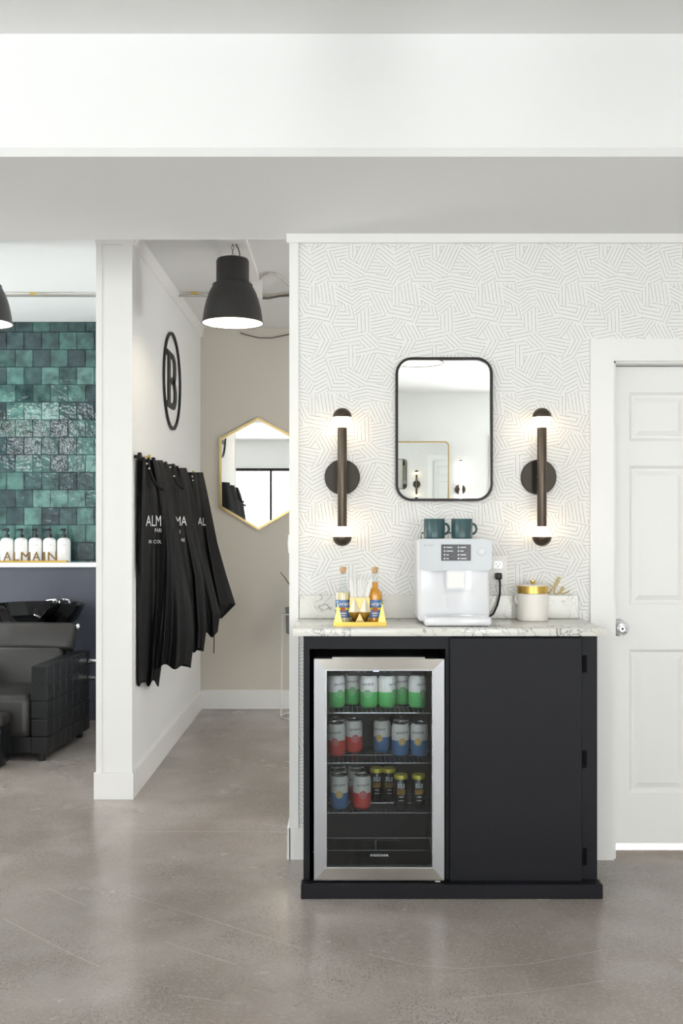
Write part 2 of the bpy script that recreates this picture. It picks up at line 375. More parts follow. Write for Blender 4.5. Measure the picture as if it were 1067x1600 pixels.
hw = MB().box(-2.34, -1.155, 6.6, 6.788, 0, 1.018).box(XL, -2.344, 6.6, 6.788, 0, 1.018)
struct('wall_ledge', hw, 'dark_wall', 'dark blue grey half wall below the tile ledge')
struct('baseboard_ledge', MB().box(XL, -1.167, 6.588, 6.6, 0, .11), 'dark_wall')
struct('trim_6', MB().rbox(XL, -1.157, 6.575, 6.788, 1.018, 1.049, .003, 1), 'white_gloss', 'white ledge shelf below the green tiles')

# wallpaper line print, traced as one repeat and tiled over the wall
PATCH = [
 ([(-43,130),(-20,60),(100,60),(150,215),(200,415),(0,250),(-60,190)], (150,120)),
 ([(140,100),(310,40),(340,300),(350,470),(215,545),(200,410),(160,220)], (160,-85)),
 ([(315,80),(585,30),(580,230),(520,240),(470,210),(390,145)], (250,-45)),
 ([(320,85),(390,145),(470,205),(520,240),(530,285),(500,290),(460,345),(400,455),(355,505)], (70,200)),
 ([(500,290),(530,290),(560,400),(600,470),(600,510),(355,505),(400,455),(450,350)], (1,.01)),
 ([(580,230),(620,200),(650,215),(810,365),(825,400),(640,470),(600,470),(530,290),(520,240)], (250,145)),
 ([(585,-98),(605,-55),(700,-40),(665,25),(720,90),(670,205),(620,200),(580,230)], (.01,1)),
 ([(670,205),(720,90),(730,60),(950,37),(950,130),(820,372),(800,355),(650,215)], (-125,270)),
 ([(950,37),(973,60),(950,130),(935,215),(1010,300),(1030,400),(830,400),(820,372)], (1,.06)),
 ([(-10,300),(0,250),(200,415),(205,440),(140,555),(100,480),(37,400)], (-60,100)),
 ([(830,400),(1030,400),(1100,480),(1135,550),(1120,580),(1095,600),(1090,655),(1000,640),(850,600),(830,545)], (237,45)),
 ([(600,480),(640,470),(830,400),(830,545),(700,580),(640,600),(610,540)], (220,-48)),
 ([(640,600),(700,580),(780,690),(790,740),(845,780),(680,910),(655,785)], (150,-115)),
 ([(700,580),(830,545),(850,610),(850,770),(790,740),(780,690)], (140,-25)),
 ([(430,530),(450,530),(640,605),(655,785),(560,760),(475,740),(450,620)], (190,100)),
 ([(430,510),(600,510),(615,545),(635,605),(450,530)], (20,80)),
 ([(215,545),(350,480),(360,510),(430,530),(475,740),(500,772),(230,715)], (30,200)),
 ([(205,500),(215,545),(225,790),(105,745),(100,620),(140,560)], (.01,1)),
 ([(850,605),(1000,640),(1090,655),(1098,745),(1125,780),(1098,830),(1060,890),(960,860),(860,830)], (110,235)),
 ([(225,715),(500,770),(480,785),(390,790),(320,828),(225,790)], (265,50)),
 ([(105,745),(225,790),(320,825),(340,890),(390,975),(290,970),(55,890),(105,830)], (200,40)),
 ([(390,790),(500,775),(470,880),(415,1015),(385,980),(340,890),(320,825)], (-85,205)),
 ([(510,780),(580,850),(620,890),(690,970),(690,1045),(440,1045),(410,1010),(470,880)], (1,.01)),
 ([(480,715),(560,760),(655,785),(680,910),(690,970),(620,890),(580,850),(510,780)], (25,110)),
 ([(680,910),(845,780),(865,1095),(830,1100),(790,1085),(700,1060),(690,970)], (6,200)),
 ([(860,830),(960,860),(1060,890),(1120,920),(1105,1020),(1125,1090),(1110,1140),(960,1165),(900,1110),(870,1100)], (200,-40)),
 ([(115,920),(290,970),(290,995),(210,1090),(150,1165),(115,1140),(132,1090),(112,1020)], (-125,170)),
 ([(290,990),(330,1005),(410,1010),(440,1045),(530,1100),(545,1150),(430,1175),(300,1190),(240,1180),(210,1090)], (85,160)),
 ([(440,1045),(690,1045),(700,1060),(830,1095),(790,1125),(750,1165),(590,1205),(580,1400),(310,1420),(430,1175),(545,1150),(525,1100)], (250,-50)),
 ([(300,1185),(430,1175),(310,1420),(150,1410),(140,1390),(260,1220)], (-110,205)),
 ([(960,1160),(1110,1140),(1150,1165),(1240,1180),(1253,1215),(1135,1395),(1095,1380),(973,1363),(950,1340),(955,1270)], (260,50)),
 ([(830,1095),(870,1100),(900,1110),(965,1165),(955,1270),(800,1285),(720,1225),(750,1165),(790,1125)], (130,125)),
 ([(720,1225),(800,1285),(955,1270),(950,1340),(720,1400),(665,1330),(690,1262)], (280,-55)),
 ([(590,1205),(750,1165),(720,1225),(690,1262),(610,1250)], (280,-55)),
]
PW, PH, ZS = 993.0, 1303.0, 7.62*401.2
def inpoly(p, poly):
    x, y = p; r = False; n = len(poly)
    for i in range(n):
        x1, y1 = poly[i]; x2, y2 = poly[i-1]
        if (y1 > y) != (y2 > y) and x < (x2-x1)*(y-y1)/(y2-y1)+x1: r = not r
    return r
def covered(p, k):
    for q in range(k):
        poly = PATCH[q][0]
        for a in (-PW, 0, PW):
            for b in (-PH, 0, PH):
                if inpoly((p[0]+a, p[1]+b), poly): return True
    return False
SEGS = []
for k, (poly, d) in enumerate(PATCH):
    L_ = math.hypot(*d); dx, dy = d[0]/L_, d[1]/L_; nx, ny = -dy, dx
    os_ = [p[0]*nx+p[1]*ny for p in poly]; o0, o1 = min(os_), max(os_); cnt = max(2, round((o1-o0)/41.0))
    for i in range(cnt):
        o = o0+(o1-o0)*(i+.5)/cnt; hits = []
        for j in range(len(poly)):
            a, b = os_[j-1], os_[j]
            if (a > o) != (b > o):
                t = (o-a)/(b-a); p, q = poly[j-1], poly[j]; hits.append((p[0]+(q[0]-p[0])*t)*dx+(p[1]+(q[1]-p[1])*t)*dy)
        hits.sort()
        for s, e in zip(hits[::2], hits[1::2]):
            n = max(1, int((e-s)/12)); run = None
            for m in range(n+1):
                if m < n:
                    c = s+(e-s)*(m+.5)/n; ok = not covered((o*nx+c*dx, o*ny+c*dy), k)
                else: ok = False
                if ok and run is None: run = s+(e-s)*m/n
                if not ok and run is not None:
                    en = s+(e-s)*m/n
                    if en-run > 14: SEGS.append((o*nx+run*dx, o*ny+run*dy, o*nx+en*dx, o*ny+en*dy))
                    run = None
# each printed line is clipped to the papered area
def clip(x0, z0, x1, z1, r):
    t0, t1 = 0., 1.; dx, dz = x1-x0, z1-z0
    for p, q in ((-dx, x0-r[0]), (dx, r[1]-x0), (-dz, z0-r[2]), (dz, r[3]-z0)):
        if abs(p) < 1e-12:
            if q < 0: return None
        else:
            t = q/p
            if p < 0: t0 = max(t0, t)
            else: t1 = min(t1, t)
    return (x0+dx*t0, z0+dz*t0, x0+dx*t1, z0+dz*t1) if t1-t0 > 1e-3 else None
wpr = MB(); HW = .00092
rects = [(-.166, .965, .0, 2.394), (.966, OX1+.09, OZ+.086, 2.394), (OX1+.091, XR, 0, 2.394)]
X00 = (466-CX)/401.2; Z00 = EYE+(CY-376)/401.2
for rr in rects:
    for a in range(-2, 10):
        for b in range(-1, 8):
            for s in SEGS:
                x0 = X00+(s[0]+a*PW)/ZS; x1 = X00+(s[2]+a*PW)/ZS; z0 = Z00-(s[1]+b*PH)/ZS; z1 = Z00-(s[3]+b*PH)/ZS
                if max(x0, x1) < rr[0] or min(x0, x1) > rr[1] or max(z0, z1) < rr[2] or min(z0, z1) > rr[3]: continue
                c = clip(x0, z0, x1, z1, rr)
                if not c: continue
                x0, z0, x1, z1 = c; l = math.hypot(x1-x0, z1-z0)
                if l < .002: continue
                ex, ez = -(z1-z0)/l*HW, (x1-x0)/l*HW; y = WY-.0004
                wpr.add([(x0+ex, y, z0+ez), (x0-ex, y, z0-ez), (x1-ex, y, z1-ez), (x1+ex, y, z1+ez)], [(0, 1, 2, 3)])
tag(obj('wallpaper_lines', wpr, 'ink', wall_front, smooth=False), None, None, None, 'stuff')

# panelled door
dr = bpy.data.objects.new('door_1', None); C.objects.link(dr); dr.location = (1.062, 3.93, .038)
tag(dr, 'white six panel door with round silver knob', None, None, 'structure')
DW, DH = .732, 1.888; st = .078; pw = .233; xs = [(st, st+pw), (DW-st-pw, DW-st)]; zs = [(.2, .768), (.943, 1.496), (1.594, 1.787)]
sl = MB().box(0, DW, .012, .04, 0, DH)
sl.box(0, xs[0][0], 0, .012, 0, DH).box(xs[0][1], xs[1][0], 0, .012, 0, DH).box(xs[1][1], DW, 0, .012, 0, DH)
zb = [0]+[z for p in zs for z in p]+[DH]
for a, b in zip(zb[::2], zb[1::2]):
    for x0, x1 in xs: sl.box(x0, x1, 0, .012, a, b)
obj('slab', sl, 'paint_trim', dr, smooth=False)
for x0, x1 in xs:
    for z0, z1 in zs:
        p = MB(); i = .012; j = .04
        def rect(d, y): return [(x0+d, y, z0+d), (x1-d, y, z0+d), (x1-d, y, z1-d), (x0+d, y, z1-d)]
        v = rect(0, .001)+rect(i, .0105)+rect(i+.008, .0105)+rect(j, .003)
        p.add(v, [(a+4*l, (a+1) % 4+4*l, (a+1) % 4+4*l+4, a+4*l+4) for l in range(3) for a in range(4)]+[(12, 13, 14, 15)])
        obj('panel', p, 'paint_trim', dr, smooth=False)
kn = MB().lathe([(.034, 0), (.034, .006), (.028, .011), (.012, .014), (.011, .034), (.02, .038), (.0275, .048), (.0275, .058), (.022, .066), (.013, .068), (.012, .064), (.0, .064)], 28, (.033, 0, .8565), 'y')
kn = obj('knob', kn, 'chrome', dr); kn['label'] = 'round polished silver door knob'
obj('keyhole', MB().lathe([(.0045, .063), (.0045, .066), (0, .066)], 12, (.033, 0, .8565), 'y'), 'black_plastic', kn)
# unseen lamp added in the back room to brighten the gap under the door
t = thing('door_gap_light', 'added unseen ceiling light brightening the gap under the panelled door', 'lamp', (1.45, 4.25, 2.688))
obj('trim_ring', MB().lathe([(.06, 0), (.06, -.006), (.045, -.008), (.042, 0)], 24, cap=False), 'white_plastic', t); obj('lens', MB().lathe([(.042, -.002), (0, -.002)], 20), 'bulb', t)
l = bpy.data.lights.new('door_gap_beam', 'SPOT'); l.energy = 650; l.spot_size = math.radians(44); l.spot_blend = .5; l.shadow_soft_size = .03
lo = bpy.data.objects.new('door_gap_beam', l); C.objects.link(lo); lo.parent = t; lo.location = (0, 0, -.03)
# pale scratches ground into the floor
sc = MB()
def G_(px, py): d = F*EYE/(py-CY); return Vector(((px-CX)/F*d, d, .0003))
for ln in ([(4, 1435), (60, 1464), (110, 1490), (155, 1510)], [(76, 1388), (104, 1402), (135, 1415)], [(202, 1399), (300, 1428), (390, 1457), (480, 1485)], [(256, 1471), (312, 1490), (369, 1507)], [(148, 1300), (300, 1299.5), (455, 1300)],
           [(575, 1491), (650, 1508), (722, 1514), (830, 1506), (940, 1485)], [(722, 1560), (840, 1549), (945, 1532)], [(280, 1555), (380, 1570)]):
    pts = [G_(*p) for p in ln]
    for a, b in zip(pts, pts[1:]):
        n = (b-a).cross(Vector((0, 0, 1))).normalized()*.0011; sc.add([a+n, a-n, b-n, b+n], [(0, 1, 2, 3)])
tag(obj('scratch_marks', sc, 'scratch', bpy.data.objects['floor'], smooth=False), None, None, None, 'stuff')

# ------------------------------------------------------------------ cabinet, counter, fridge
CF = 3.50
def px2x(px, d): return (px-CX)/F*d
def py2z(py, d): return EYE+(CY-py)/F*d
cx0, cx1 = px2x(474, CF), px2x(933, CF); ct = .907
cab = thing('cabinet', 'black painted drinks cabinet with one plain door and open fridge bay', 'cabinet', (0, 0, 0))
fx0, fx1 = px2x(483.5, CF), px2x(696, CF); fz1 = py2z(1014, CF)
body = MB().box(cx0, fx0, CF, CF+.34, 0, ct).box(fx0, fx1, CF, CF+.02, fz1, ct).box(fx1, fx1+.018, CF, CF+.34, 0, ct).box(cx1-.058, cx1, CF, CF+.34, 0, ct)
body.box(fx0, fx1, CF+.3, CF+.34, .05, fz1).box(fx1+.018, cx1-.058, CF+.02, CF+.34, .05, ct).box(fx0, fx1, CF, CF+.3, .0, .046).box(fx0, fx1, CF+.02, CF+.3, ct-.02, ct)
obj('carcass', body, 'cabinet', cab, smooth=False)
dx0, dx1 = px2x(702, CF), px2x(907.5, CF)
door = obj('door', MB().rbox(dx0, dx1, CF-.017, CF-.001, py2z(1384, CF-.01), py2z(996.5, CF-.01), .0015, 1), 'cabinet', cab)
for py in (1037, 1186, 1338):
    z = py2z(py, CF); h = MB().box(dx1+.001, dx1+.02, CF-.004, CF-.0005, z-.03, z+.03).lathe([(.004, -.03), (.004, .03)], 10, (dx1+.003, CF-.006, z))
    obj('hinge', h, 'hinge', door)
kx0, kx1 = px2x(470, 3.445), px2x(942, 3.445)
obj('plinth', MB().rbox(kx0, kx1, 3.445, CF-.001, 0, .05, .002, 1), 'cabinet', cab)
ctp = tag(obj('countertop', MB().rbox(px2x(457, 3.485), px2x(947.5, 3.485), 3.485, WY-.001, .908, .936, .003, 2), 'quartz'), 'white veined quartz countertop on the black cabinet', 'countertop')
tag(obj('backsplash', MB().rbox(-.162, .918, WY-.0195, WY-.001, .9365, 1.027, .002, 1), 'quartz'), 'low veined quartz upstand along the papered wall', 'backsplash')

FD = 3.470      # front of the fridge door
fr = thing('beverage_fridge', 'stainless framed glass door drinks fridge full of cans', 'fridge', (0, 0, 0))
gx0, gx1, gz0, gz1 = px2x(490.5, FD), px2x(694, FD), py2z(1376, FD), py2z(1029.5, FD)
ix0, ix1, iz0, iz1 = px2x(508.5, FD), px2x(677, FD), py2z(1357, FD), py2z(1046.5, FD)
q = [(gx0, gz0), (gx1, gz0), (gx1, gz1), (gx0, gz1)]; qi = [(ix0, iz0), (ix1, iz0), (ix1, iz1), (ix0, iz1)]
fd = bpy.data.objects.new('door', None); C.objects.link(fd); fd.parent = fr
for i in range(4):        # four mitred bars
    j = (i+1) % 4; e = .0004; mb = MB(); po = [q[i], q[j], qi[j], qi[i]]
    mb.prism(po, lambda a, b: (a, FD, b), lambda a, b: (a, FD+.034, b)); obj('frame_bar', mb, 'steel' if i in (0, 2) else 'steel_upright', fd, smooth=False)
obj('gasket', MB().ring(qi, [(ix0+.004, iz0+.004), (ix1-.004, iz0+.004), (ix1-.004, iz1-.004), (ix0+.004, iz1-.004)], lambda a, b: (a, FD+.003, b), lambda a, b: (a, FD+.034, b)), 'wire', fd, smooth=False)
obj('pane', MB().box(ix0+.002, ix1-.002, FD+.012, FD+.016, iz0+.002, iz1-.002), 'fridge_glass', fd, smooth=False)
lg = MB(); text(lg, 'INSIGNIA', .0125, lambda a, b: ((ix0+ix1)/2+a, FD+.0115, py2z(1340, FD)+b), wide=1.25); obj('logo', lg, 'grey_print', fd, smooth=False)
obj('foot_pad', MB().rbox(px2x(680, FD), px2x(688, FD), FD+.002, FD+.014, py2z(1382, FD), py2z(1377.5, FD), .0012, 1), 'white_plastic', fd)
hb = MB().box(px2x(519, FD), px2x(664, FD), FD+.004, FD+.04, gz1, gz1+.0055); obj('top_handle', hb, 'steel', fd, smooth=False)
IB = 3.785     # inner back
bx = MB().box(gx0+.004, ix0-.008, FD+.036, IB+.01, gz0+.0, gz1).box(ix1+.008, gx1-.004, FD+.036, IB+.01, gz0, gz1).box(ix0-.008, ix1+.008, IB, IB+.01, gz0, gz1)
bx.box(ix0-.008, ix1+.008, FD+.036, IB, gz0, iz0-.004).box(ix0-.008, ix1+.008, FD+.036, IB, iz1+.004, gz1)
obj('body', bx, 'interior', fr, smooth=False)
cp = obj('control_panel', MB().rbox(.02, .25, FD+.04, FD+.16, iz1-.028, iz1+.003, .004, 1), 'black_plastic', fr)
obj('display', MB().box(px2x(583, FD+.04), px2x(592, FD+.04), FD+.038, FD+.0395, iz1-.012, iz1-.004), 'led', cp, smooth=False)
for p in (560, 570, 601, 612):
    obj('button', MB().tube([(px2x(p, FD+.04)+.006*math.cos(a*PI/6), FD+.0392, iz1-.008+.006*math.sin(a*PI/6)) for a in range(12)], .0006, 4, True), 'grey_print', cp)
SH = [.634, .456, .279]; sf, sb = 3.530, IB-.004; s0, s1 = ix0+.004, ix1-.004
def shelf(z):
    mb = MB()
    for y in (sf, (sf+sb)/2, sb): mb.tube([(s0, y, z), (s1, y, z)], .0022, 6)
    for i in range(22):
        x = s0+.008+(s1-s0-.016)*i/21; mb.tube([(x, sf, z+.003), (x, sb, z+.003)], .0013, 5)
    return mb
for z in SH: obj('wire_shelf', shelf(z-.0045), 'wire', fr)
bk = MB(); zb0, zb1 = .136, .181; yk = 3.545
for z in (zb0, zb1): bk.tube([(s0-.004, yk, z), (s1+.002, yk, z)], .002, 6)
for x in (s0-.004, (s0+s1)/2-.01, s1+.002): bk.tube([(x, yk, zb0), (x, yk, zb1)], .0014, 6)
for x in (s0-.004, s1+.002):
    for z in (zb0, zb1): bk.tube([(x, yk, z), (x, sb, z)], .0014, 6)
obj('wire_basket', bk, 'wire', fr)
l = bpy.data.lights.new('fridge_led', 'AREA'); l.shape = 'RECTANGLE'; l.size = .3; l.size_y = .02; l.energy = .16; l.color = (.9, .95, 1)
lo = bpy.data.objects.new('fridge_led', l); C.objects.link(lo); lo.parent = fr; lo.location = (.13, FD+.05, iz1-.03); lo.rotation_euler = (math.radians(20), 0, 0)

# cans and bottles
CR = .0325
def cylmap(r, zc, th=0): return lambda a, b: (r*math.sin(a/r+th), -r*math.cos(a/r+th), zc+b)
def make_can(col, fruit):
    t = thing('drink_can', '', 'can')
    obj('body', MB().lathe([(.024, 0), (.027, .002), (CR, .011), (CR, .104), (.0275, .115), (.0272, .116)], 28), 'can_body_'+col, t)
    obj('lid', MB().lathe([(.0272, .1155), (.0285, .1175), (.0285, .1195), (.0265, .1195), (.025, .1165), (0, .1165)], 28), 'can_lid', t)
    pt_ = obj('pull_tab', MB().rbox(-.006, .006, -.012, .010, .1168, .1182, .0006, 1), 'can_lid', t)
    m = MB(); f = cylmap(CR+.0004, .055); n = 20
    m.add([f(0, 0)]+[f(a, b) for a, b in disc2d(.0125, n)], [(0, 1+i, 1+(i+1) % n) for i in range(n)]); fr_ = obj('fruit_print', m, fruit, t)
    m = MB(); f = cylmap(CR+.0008, .055)
    for a in range(8):
        an = a*PI/4; c, s = math.cos(an), math.sin(an)
        m.add([f(c*.003-s*.0006, s*.003+c*.0006), f(c*.003+s*.0006, s*.003-c*.0006), f(c*.0105+s*.0006, s*.0105-c*.0006), f(c*.0105-s*.0006, s*.0105+c*.0006)], [(0, 1, 2, 3)])
    o = disc2d(.0148, n); i_ = disc2d(.0138, n)
    m.add([f(*p) for p in o]+[f(*p) for p in i_], [(k, (k+1) % n, n+(k+1) % n, n+k) for k in range(n)])
    obj('segment_print', m, 'print_white', fr_, smooth=False)
    m = MB(); text(m, 'spindrift', .0145, cylmap(CR+.0005, .083)); obj('lettering', m, 'can_ink', t, smooth=False)
    return t
protos = {}
def can(col, fruit, px, d, z, label, group, rz=0):
    if col not in protos: t = protos[col] = make_can(col, fruit)
    else: t = copy_tree(protos[col])
    t.location = (px2x(px, d), d, z); t.rotation_euler.z = rz; tag(t, label, None, group)
G1, G2, G3 = 'green cans on the top fridge shelf', 'cans on the middle fridge shelf', 'cans on the lowest fridge shelf'
for px, d, l, rz in ((525, 3.63, 'green and white can, leftmost on the top fridge shelf', .5), (550.5, 3.695, 'green and white can, second from left on the top fridge shelf', 0),
                 (576.5, 3.63, 'green and white can, third from left on the top fridge shelf', -.2), (604.5, 3.63, 'green and white can, fourth from left on the top fridge shelf', .9),
                 (627, 3.695, 'green and white can, fifth from left on the top fridge shelf', .1), (652, 3.63, 'green and white can, rightmost on the top fridge shelf', .6)):
    can('green', 'can_green', px, d, SH[0], l, G1, rz)
for px, d, l, c, rz in ((525.6, 3.64, 'red and white can, leftmost on the middle fridge shelf', 'red', -.2), (552.5, 3.70, 'red and white can, second from left on the middle fridge shelf', 'red', .2),
                    (527, 3.722, 'red and white can hidden behind the leftmost middle shelf can', 'red', 0),
                    (597, 3.70, 'blue and white can, leftmost blue one on the middle fridge shelf', 'blue', -.4), (625.5, 3.64, 'blue and white can, middle blue one on the middle fridge shelf', 'blue', .15),
                    (655, 3.64, 'blue and white can, rightmost on the middle fridge shelf', 'blue', -.25), (627, 3.722, 'blue and white can tucked behind the middle blue can', 'blue', .3)):
    can(c, 'can_red' if c == 'red' else 'can_yellow', px, d, SH[1], l, G2, rz)
for px, d, l, c, rz in ((530, 3.586, 'blue and white can at the front left of the lowest fridge shelf', 'blue', 0), (565.5, 3.586, 'red and white can at the front of the lowest fridge shelf', 'red', .1),
                    (528, 3.658, 'blue and white can directly behind the front blue can, lowest shelf', 'blue', .5), (558.5, 3.658, 'red and white can directly behind the front red can, lowest shelf', 'red', -.5),
                    (528, 3.73, 'blue and white can rearmost in the lowest shelf left column', 'blue', .8), (556, 3.73, 'red and white can rearmost in the lowest shelf second column', 'red', .4)):
    can(c, 'can_red' if c == 'red' else 'can_yellow', px, d, SH[2], l, G3, rz)
br = None
for px, d, l in ((626, 3.586, 'dark coffee bottle with yellow cap, front one beside the red can'), (654, 3.586, 'dark coffee bottle with yellow cap, front rightmost on lowest shelf'),
                 (588.5, 3.68, 'dark coffee bottle with yellow cap, left one of the rear pair'), (607.5, 3.68, 'dark coffee bottle with yellow cap, right one of the rear pair')):
    if br is None:
        br = t = thing('coffee_bottle', '', 'bottle')
        obj('body', MB().lathe([(.0225, 0), (.025, .004), (.025, .085), (.0215, .098), (.0205, .104)], 24), 'brew', t)
        obj('cap', MB().lathe([(.0225, .104), (.0245, .106), (.0245, .118), (.023, .1205), (0, .1205)], 24), 'cap_yellow', t)
        m = MB(); f = .0254
        text(m, 'BLK &', .0105, cylmap(f, .0845), bold=.0004); text(m, 'BOLD', .0105, cylmap(f, .0755), bold=.0004); bar(m, .016, .0032, cylmap(f, .042)); bar(m, .018, .002, cylmap(f, .03))
        obj('lettering', m, 'print_white', t, smooth=False)
        m = MB(); text(m, 'COLD', .0115, cylmap(f, .0625), bold=.0004); text(m, 'BREW', .0115, cylmap(f, .0525), bold=.0004); obj('gold_lettering', m, 'brew_gold', t, smooth=False)
    else: t = copy_tree(br)
    t.location = (px2x(px, d), d, SH[2]); tag(t, l, None, 'coffee bottles in the fridge')

# ------------------------------------------------------------------ things on the counter
CT = .9362
# coffee machine
t = thing('coffee_machine', 'white automatic coffee machine with dark menu screen', 'coffee machine', (.413, 3.57, CT)); hx = .13
b = MB().rbox(-hx-.004, hx-.004, .035, .255, .012, .312, .012, 3); obj('body', b, 'white_gloss', t)
b = MB().prism(rrect(-hx, hx, .198, .313, .018), lambda a, c: (a, .012, c), lambda a, c: (a, .06, c)); hd = obj('head_panel', b, 'white_panel', t)
sx0, sx1, sz0, sz1 = -.053, .054, .234, .293
scn = obj('screen', MB().box(sx0, sx1, .0106, .0119, sz0, sz1), 'screen', hd, smooth=False)
m = MB(); ml = MB()
for c in range(2):
    for r_ in range(4):
        x = sx0+.012+c*.05; z = sz1-.0105-r_*.0135
        m.prism(disc2d(.0028, 10, (x, z)), lambda a, q: (a, .0102, q), lambda a, q: (a, .0106, q))
        bw = ((.021, .024, .009, .009), (.02, .012, .021, .023))[c][r_]; bar(m, bw, .0026, lambda a, q: (x+.0065+bw/2+a, .0101, z-.0013+q))
        ml.box(x-.004, x+.037, .0102, .0106, z-.0065, z-.006)
obj('menu_text', m, 'screen_text', scn, smooth=False); obj('menu_lines', ml, 'screen_line', scn, smooth=False)
obj('dial', MB().lathe([(.0155, .0), (.0155, .003), (.013, .0045), (.0095, .003), (0, .003)], 28, (.092, .012, .268), 'y'), 'white_gloss', hd)
m = MB(); bar(m, .024, .0036, lambda a, q: (-.093+a, .0112, .288+q)); m.prism(disc2d(.0035, 12, (-.112, .29)), lambda a, q: (a, .0112, q), lambda a, q: (a, .0119, q))
tx = obj('brand_mark', m, 'grey_print', hd, smooth=False)
sp = MB().prism(rrect(-.036, .035, .13, .2, .008), lambda a, c: (a, .004, c), lambda a, c: (a, .045, c)); sp = obj('spout', sp, 'white_gloss', t)
obj('spout_plate', MB().prism(rrect(-.029, .028, .137, .193, .005), lambda a, c: (a, .002, c), lambda a, c: (a, .006, c)), 'white_plastic', sp)
dt = obj('drip_tray', MB().rbox(-.118, .123, -.04, .06, .003, .036, .011, 3), 'white_gloss', t)
obj('drip_grid', MB().box(-.105, .11, -.026, .034, .0362, .0385), 'chrome', dt, smooth=False)
obj('feet', MB().box(-.105, -.06, -.028, .24, 0, .012).box(.05, .11, -.028, .24, 0, .012), 'black_plastic', t, smooth=False)
rl = MB().tube([(-.11, .2, .312), (-.11, .2, .333), (.04, .2, .333), (.04, .2, .312)], .0025, 6); obj('cup_rail', rl, 'bronze_dark', t)
# mugs
mg = None
for px, l in ((678.5, 'dark teal mug, left one on top of the coffee machine'), (721.5, 'dark teal mug, right one on top of the coffee machine')):
    if mg is None:
        mg = t = thing('mug', '', 'mug')
        obj('body', MB().lathe([(0, .001), (.036, 0), (.039, .004), (.0395, .072), (.0385, .0735), (.0365, .072), (.0355, .006), (0, .005)], 28, cap=False), 'mug', t)
        obj('handle', MB().tube([(.038+.02*math.sin(a*PI/8), 0, .036-.02*math.cos(a*PI/8)) for a in range(9)], .0045, 8), 'mug', t)
    else: t = copy_tree(mg)
    t.location = (px2x(px, 3.67), 3.67, CT+.3128); t.rotation_euler.z = math.radians(15); tag(t, l, None, 'mugs on the coffee machine')
# outlet and power cord
t = thing('wall_outlet', 'white double wall outlet beside the coffee machine', 'outlet', (px2x(777.5, WY), WY-.001, 1.067))
obj('plate', MB().rbox(-.036, .036, -.006, 0, 0, .112, .002, 2), 'white_plastic', t)
for z in (.036, .077):
    s = obj('socket', MB().prism(rrect(-.017, .017, z-.014, z+.014, .006), lambda a, c: (a, -.0072, c), lambda a, c: (a, -.005, c)), 'white_gloss', t)
    obj('slots', MB().box(-.008, -.0062, -.0076, -.007, z, z+.008).box(.0062, .008, -.0076, -.007, z, z+.008).prism(disc2d(.0024, 10, (0, z-.006)), lambda a, c: (a, -.0076, c), lambda a, c: (a, -.007, c)), 'black_plastic', s, smooth=False)
t = thing('power_cord', 'black power cord plugged in beside the coffee machine', 'cord', (px2x(777.5, WY), WY-.01, 1.10))
obj('plug', MB().rbox(-.013, .013, -.022, 0, -.012, .014, .005, 2), 'cord_black', t)
obj('cable', MB().tube([(.002, -.018, -.008), (.004, -.024, -.03), (.002, -.027, -.07), (-.008, -.03, -.11), (-.025, -.04, -.142), (-.05, -.06, -.155), (-.065, -.075, -.15)], .0042, 8), 'cord_black', t)
# canister
cc = (px2x(832, 3.785), 3.785, CT)
t = thing('canister', 'white ceramic canister with a gold banded lid', 'canister', cc)
obj('body', MB().lathe([(0, .001), (.055, 0), (.058, .003), (.058, .102), (.055, .104), (.053, .1), (.053, .006), (0, .005)], 40), 'ceramic', t)
ld = obj('lid', MB().lathe([(.0585, .1045), (.0585, .131), (.057, .132), (0, .132)], 40), 'gold', t)
obj('lid_top', MB().lathe([(.0545, .1321), (.054, .136), (.04, .137), (0, .137)], 36), 'ceramic', ld)
obj('knob', MB().lathe([(.006, .137), (.005, .142), (.012, .147), (.012, .151), (0, .153)], 20), 'gold', ld)
obj('spoon_loop', MB().tube([(-.058, -.01, .098), (-.066, -.014, .094), (-.068, -.015, .084), (-.063, -.014, .072), (-.059, -.012, .066)], .0025, 6), 'ceramic', t)
# gold script word standing on the upstand behind the canister
def script(pts, ox, oy):
    out = []; n = len(pts)
    for i in range(n-1):
        p0, p1, p2, p3 = pts[max(i-1, 0)], pts[i], pts[i+1], pts[min(i+2, n-1)]
        for k in range(5):
            u = k/5; f = lambda a: .5*((2*p1[a])+(-p0[a]+p2[a])*u+(2*p0[a]-5*p1[a]+4*p2[a]-p3[a])*u*u+(-p0[a]+3*p1[a]-3*p2[a]+p3[a])*u**3); out.append((ox+f(0), 0, oy+f(1)))
    out.append((ox+pts[-1][0], 0, oy+pts[-1][1])); return out
word = [(-.16, .0), (-.145, .012), (-.135, .026), (-.128, .03), (-.13, .016), (-.128, .004), (-.14, .002), (-.12, .004), (-.107, .022), (-.106, .002), (-.092, .024), (-.088, .002), (-.073, .024), (-.07, .004), (-.058, .006),
        (-.045, .022), (-.048, .004), (-.038, .005), (-.018, .038), (-.006, .062), (.003, .066), (.0, .054), (-.014, .03), (-.02, .006), (-.008, .003), (.01, .014), (.018, .024), (.011, .028), (.004, .012), (.01, .003), (.03, .008), (.04, .016)]
t = thing('script_sign', 'gold wire script word standing behind the white canister', 'sign', (px2x(874, 3.85), 3.853, 1.0275))
o = obj('word', MB().tube(script(word, 0, .002), .0022, 6), 'gold_bright', t)
obj('dot', MB().lathe([(0, -.003), (.003, 0), (0, .003)], 10, (-.036, 0, .036)), 'gold_bright', t)

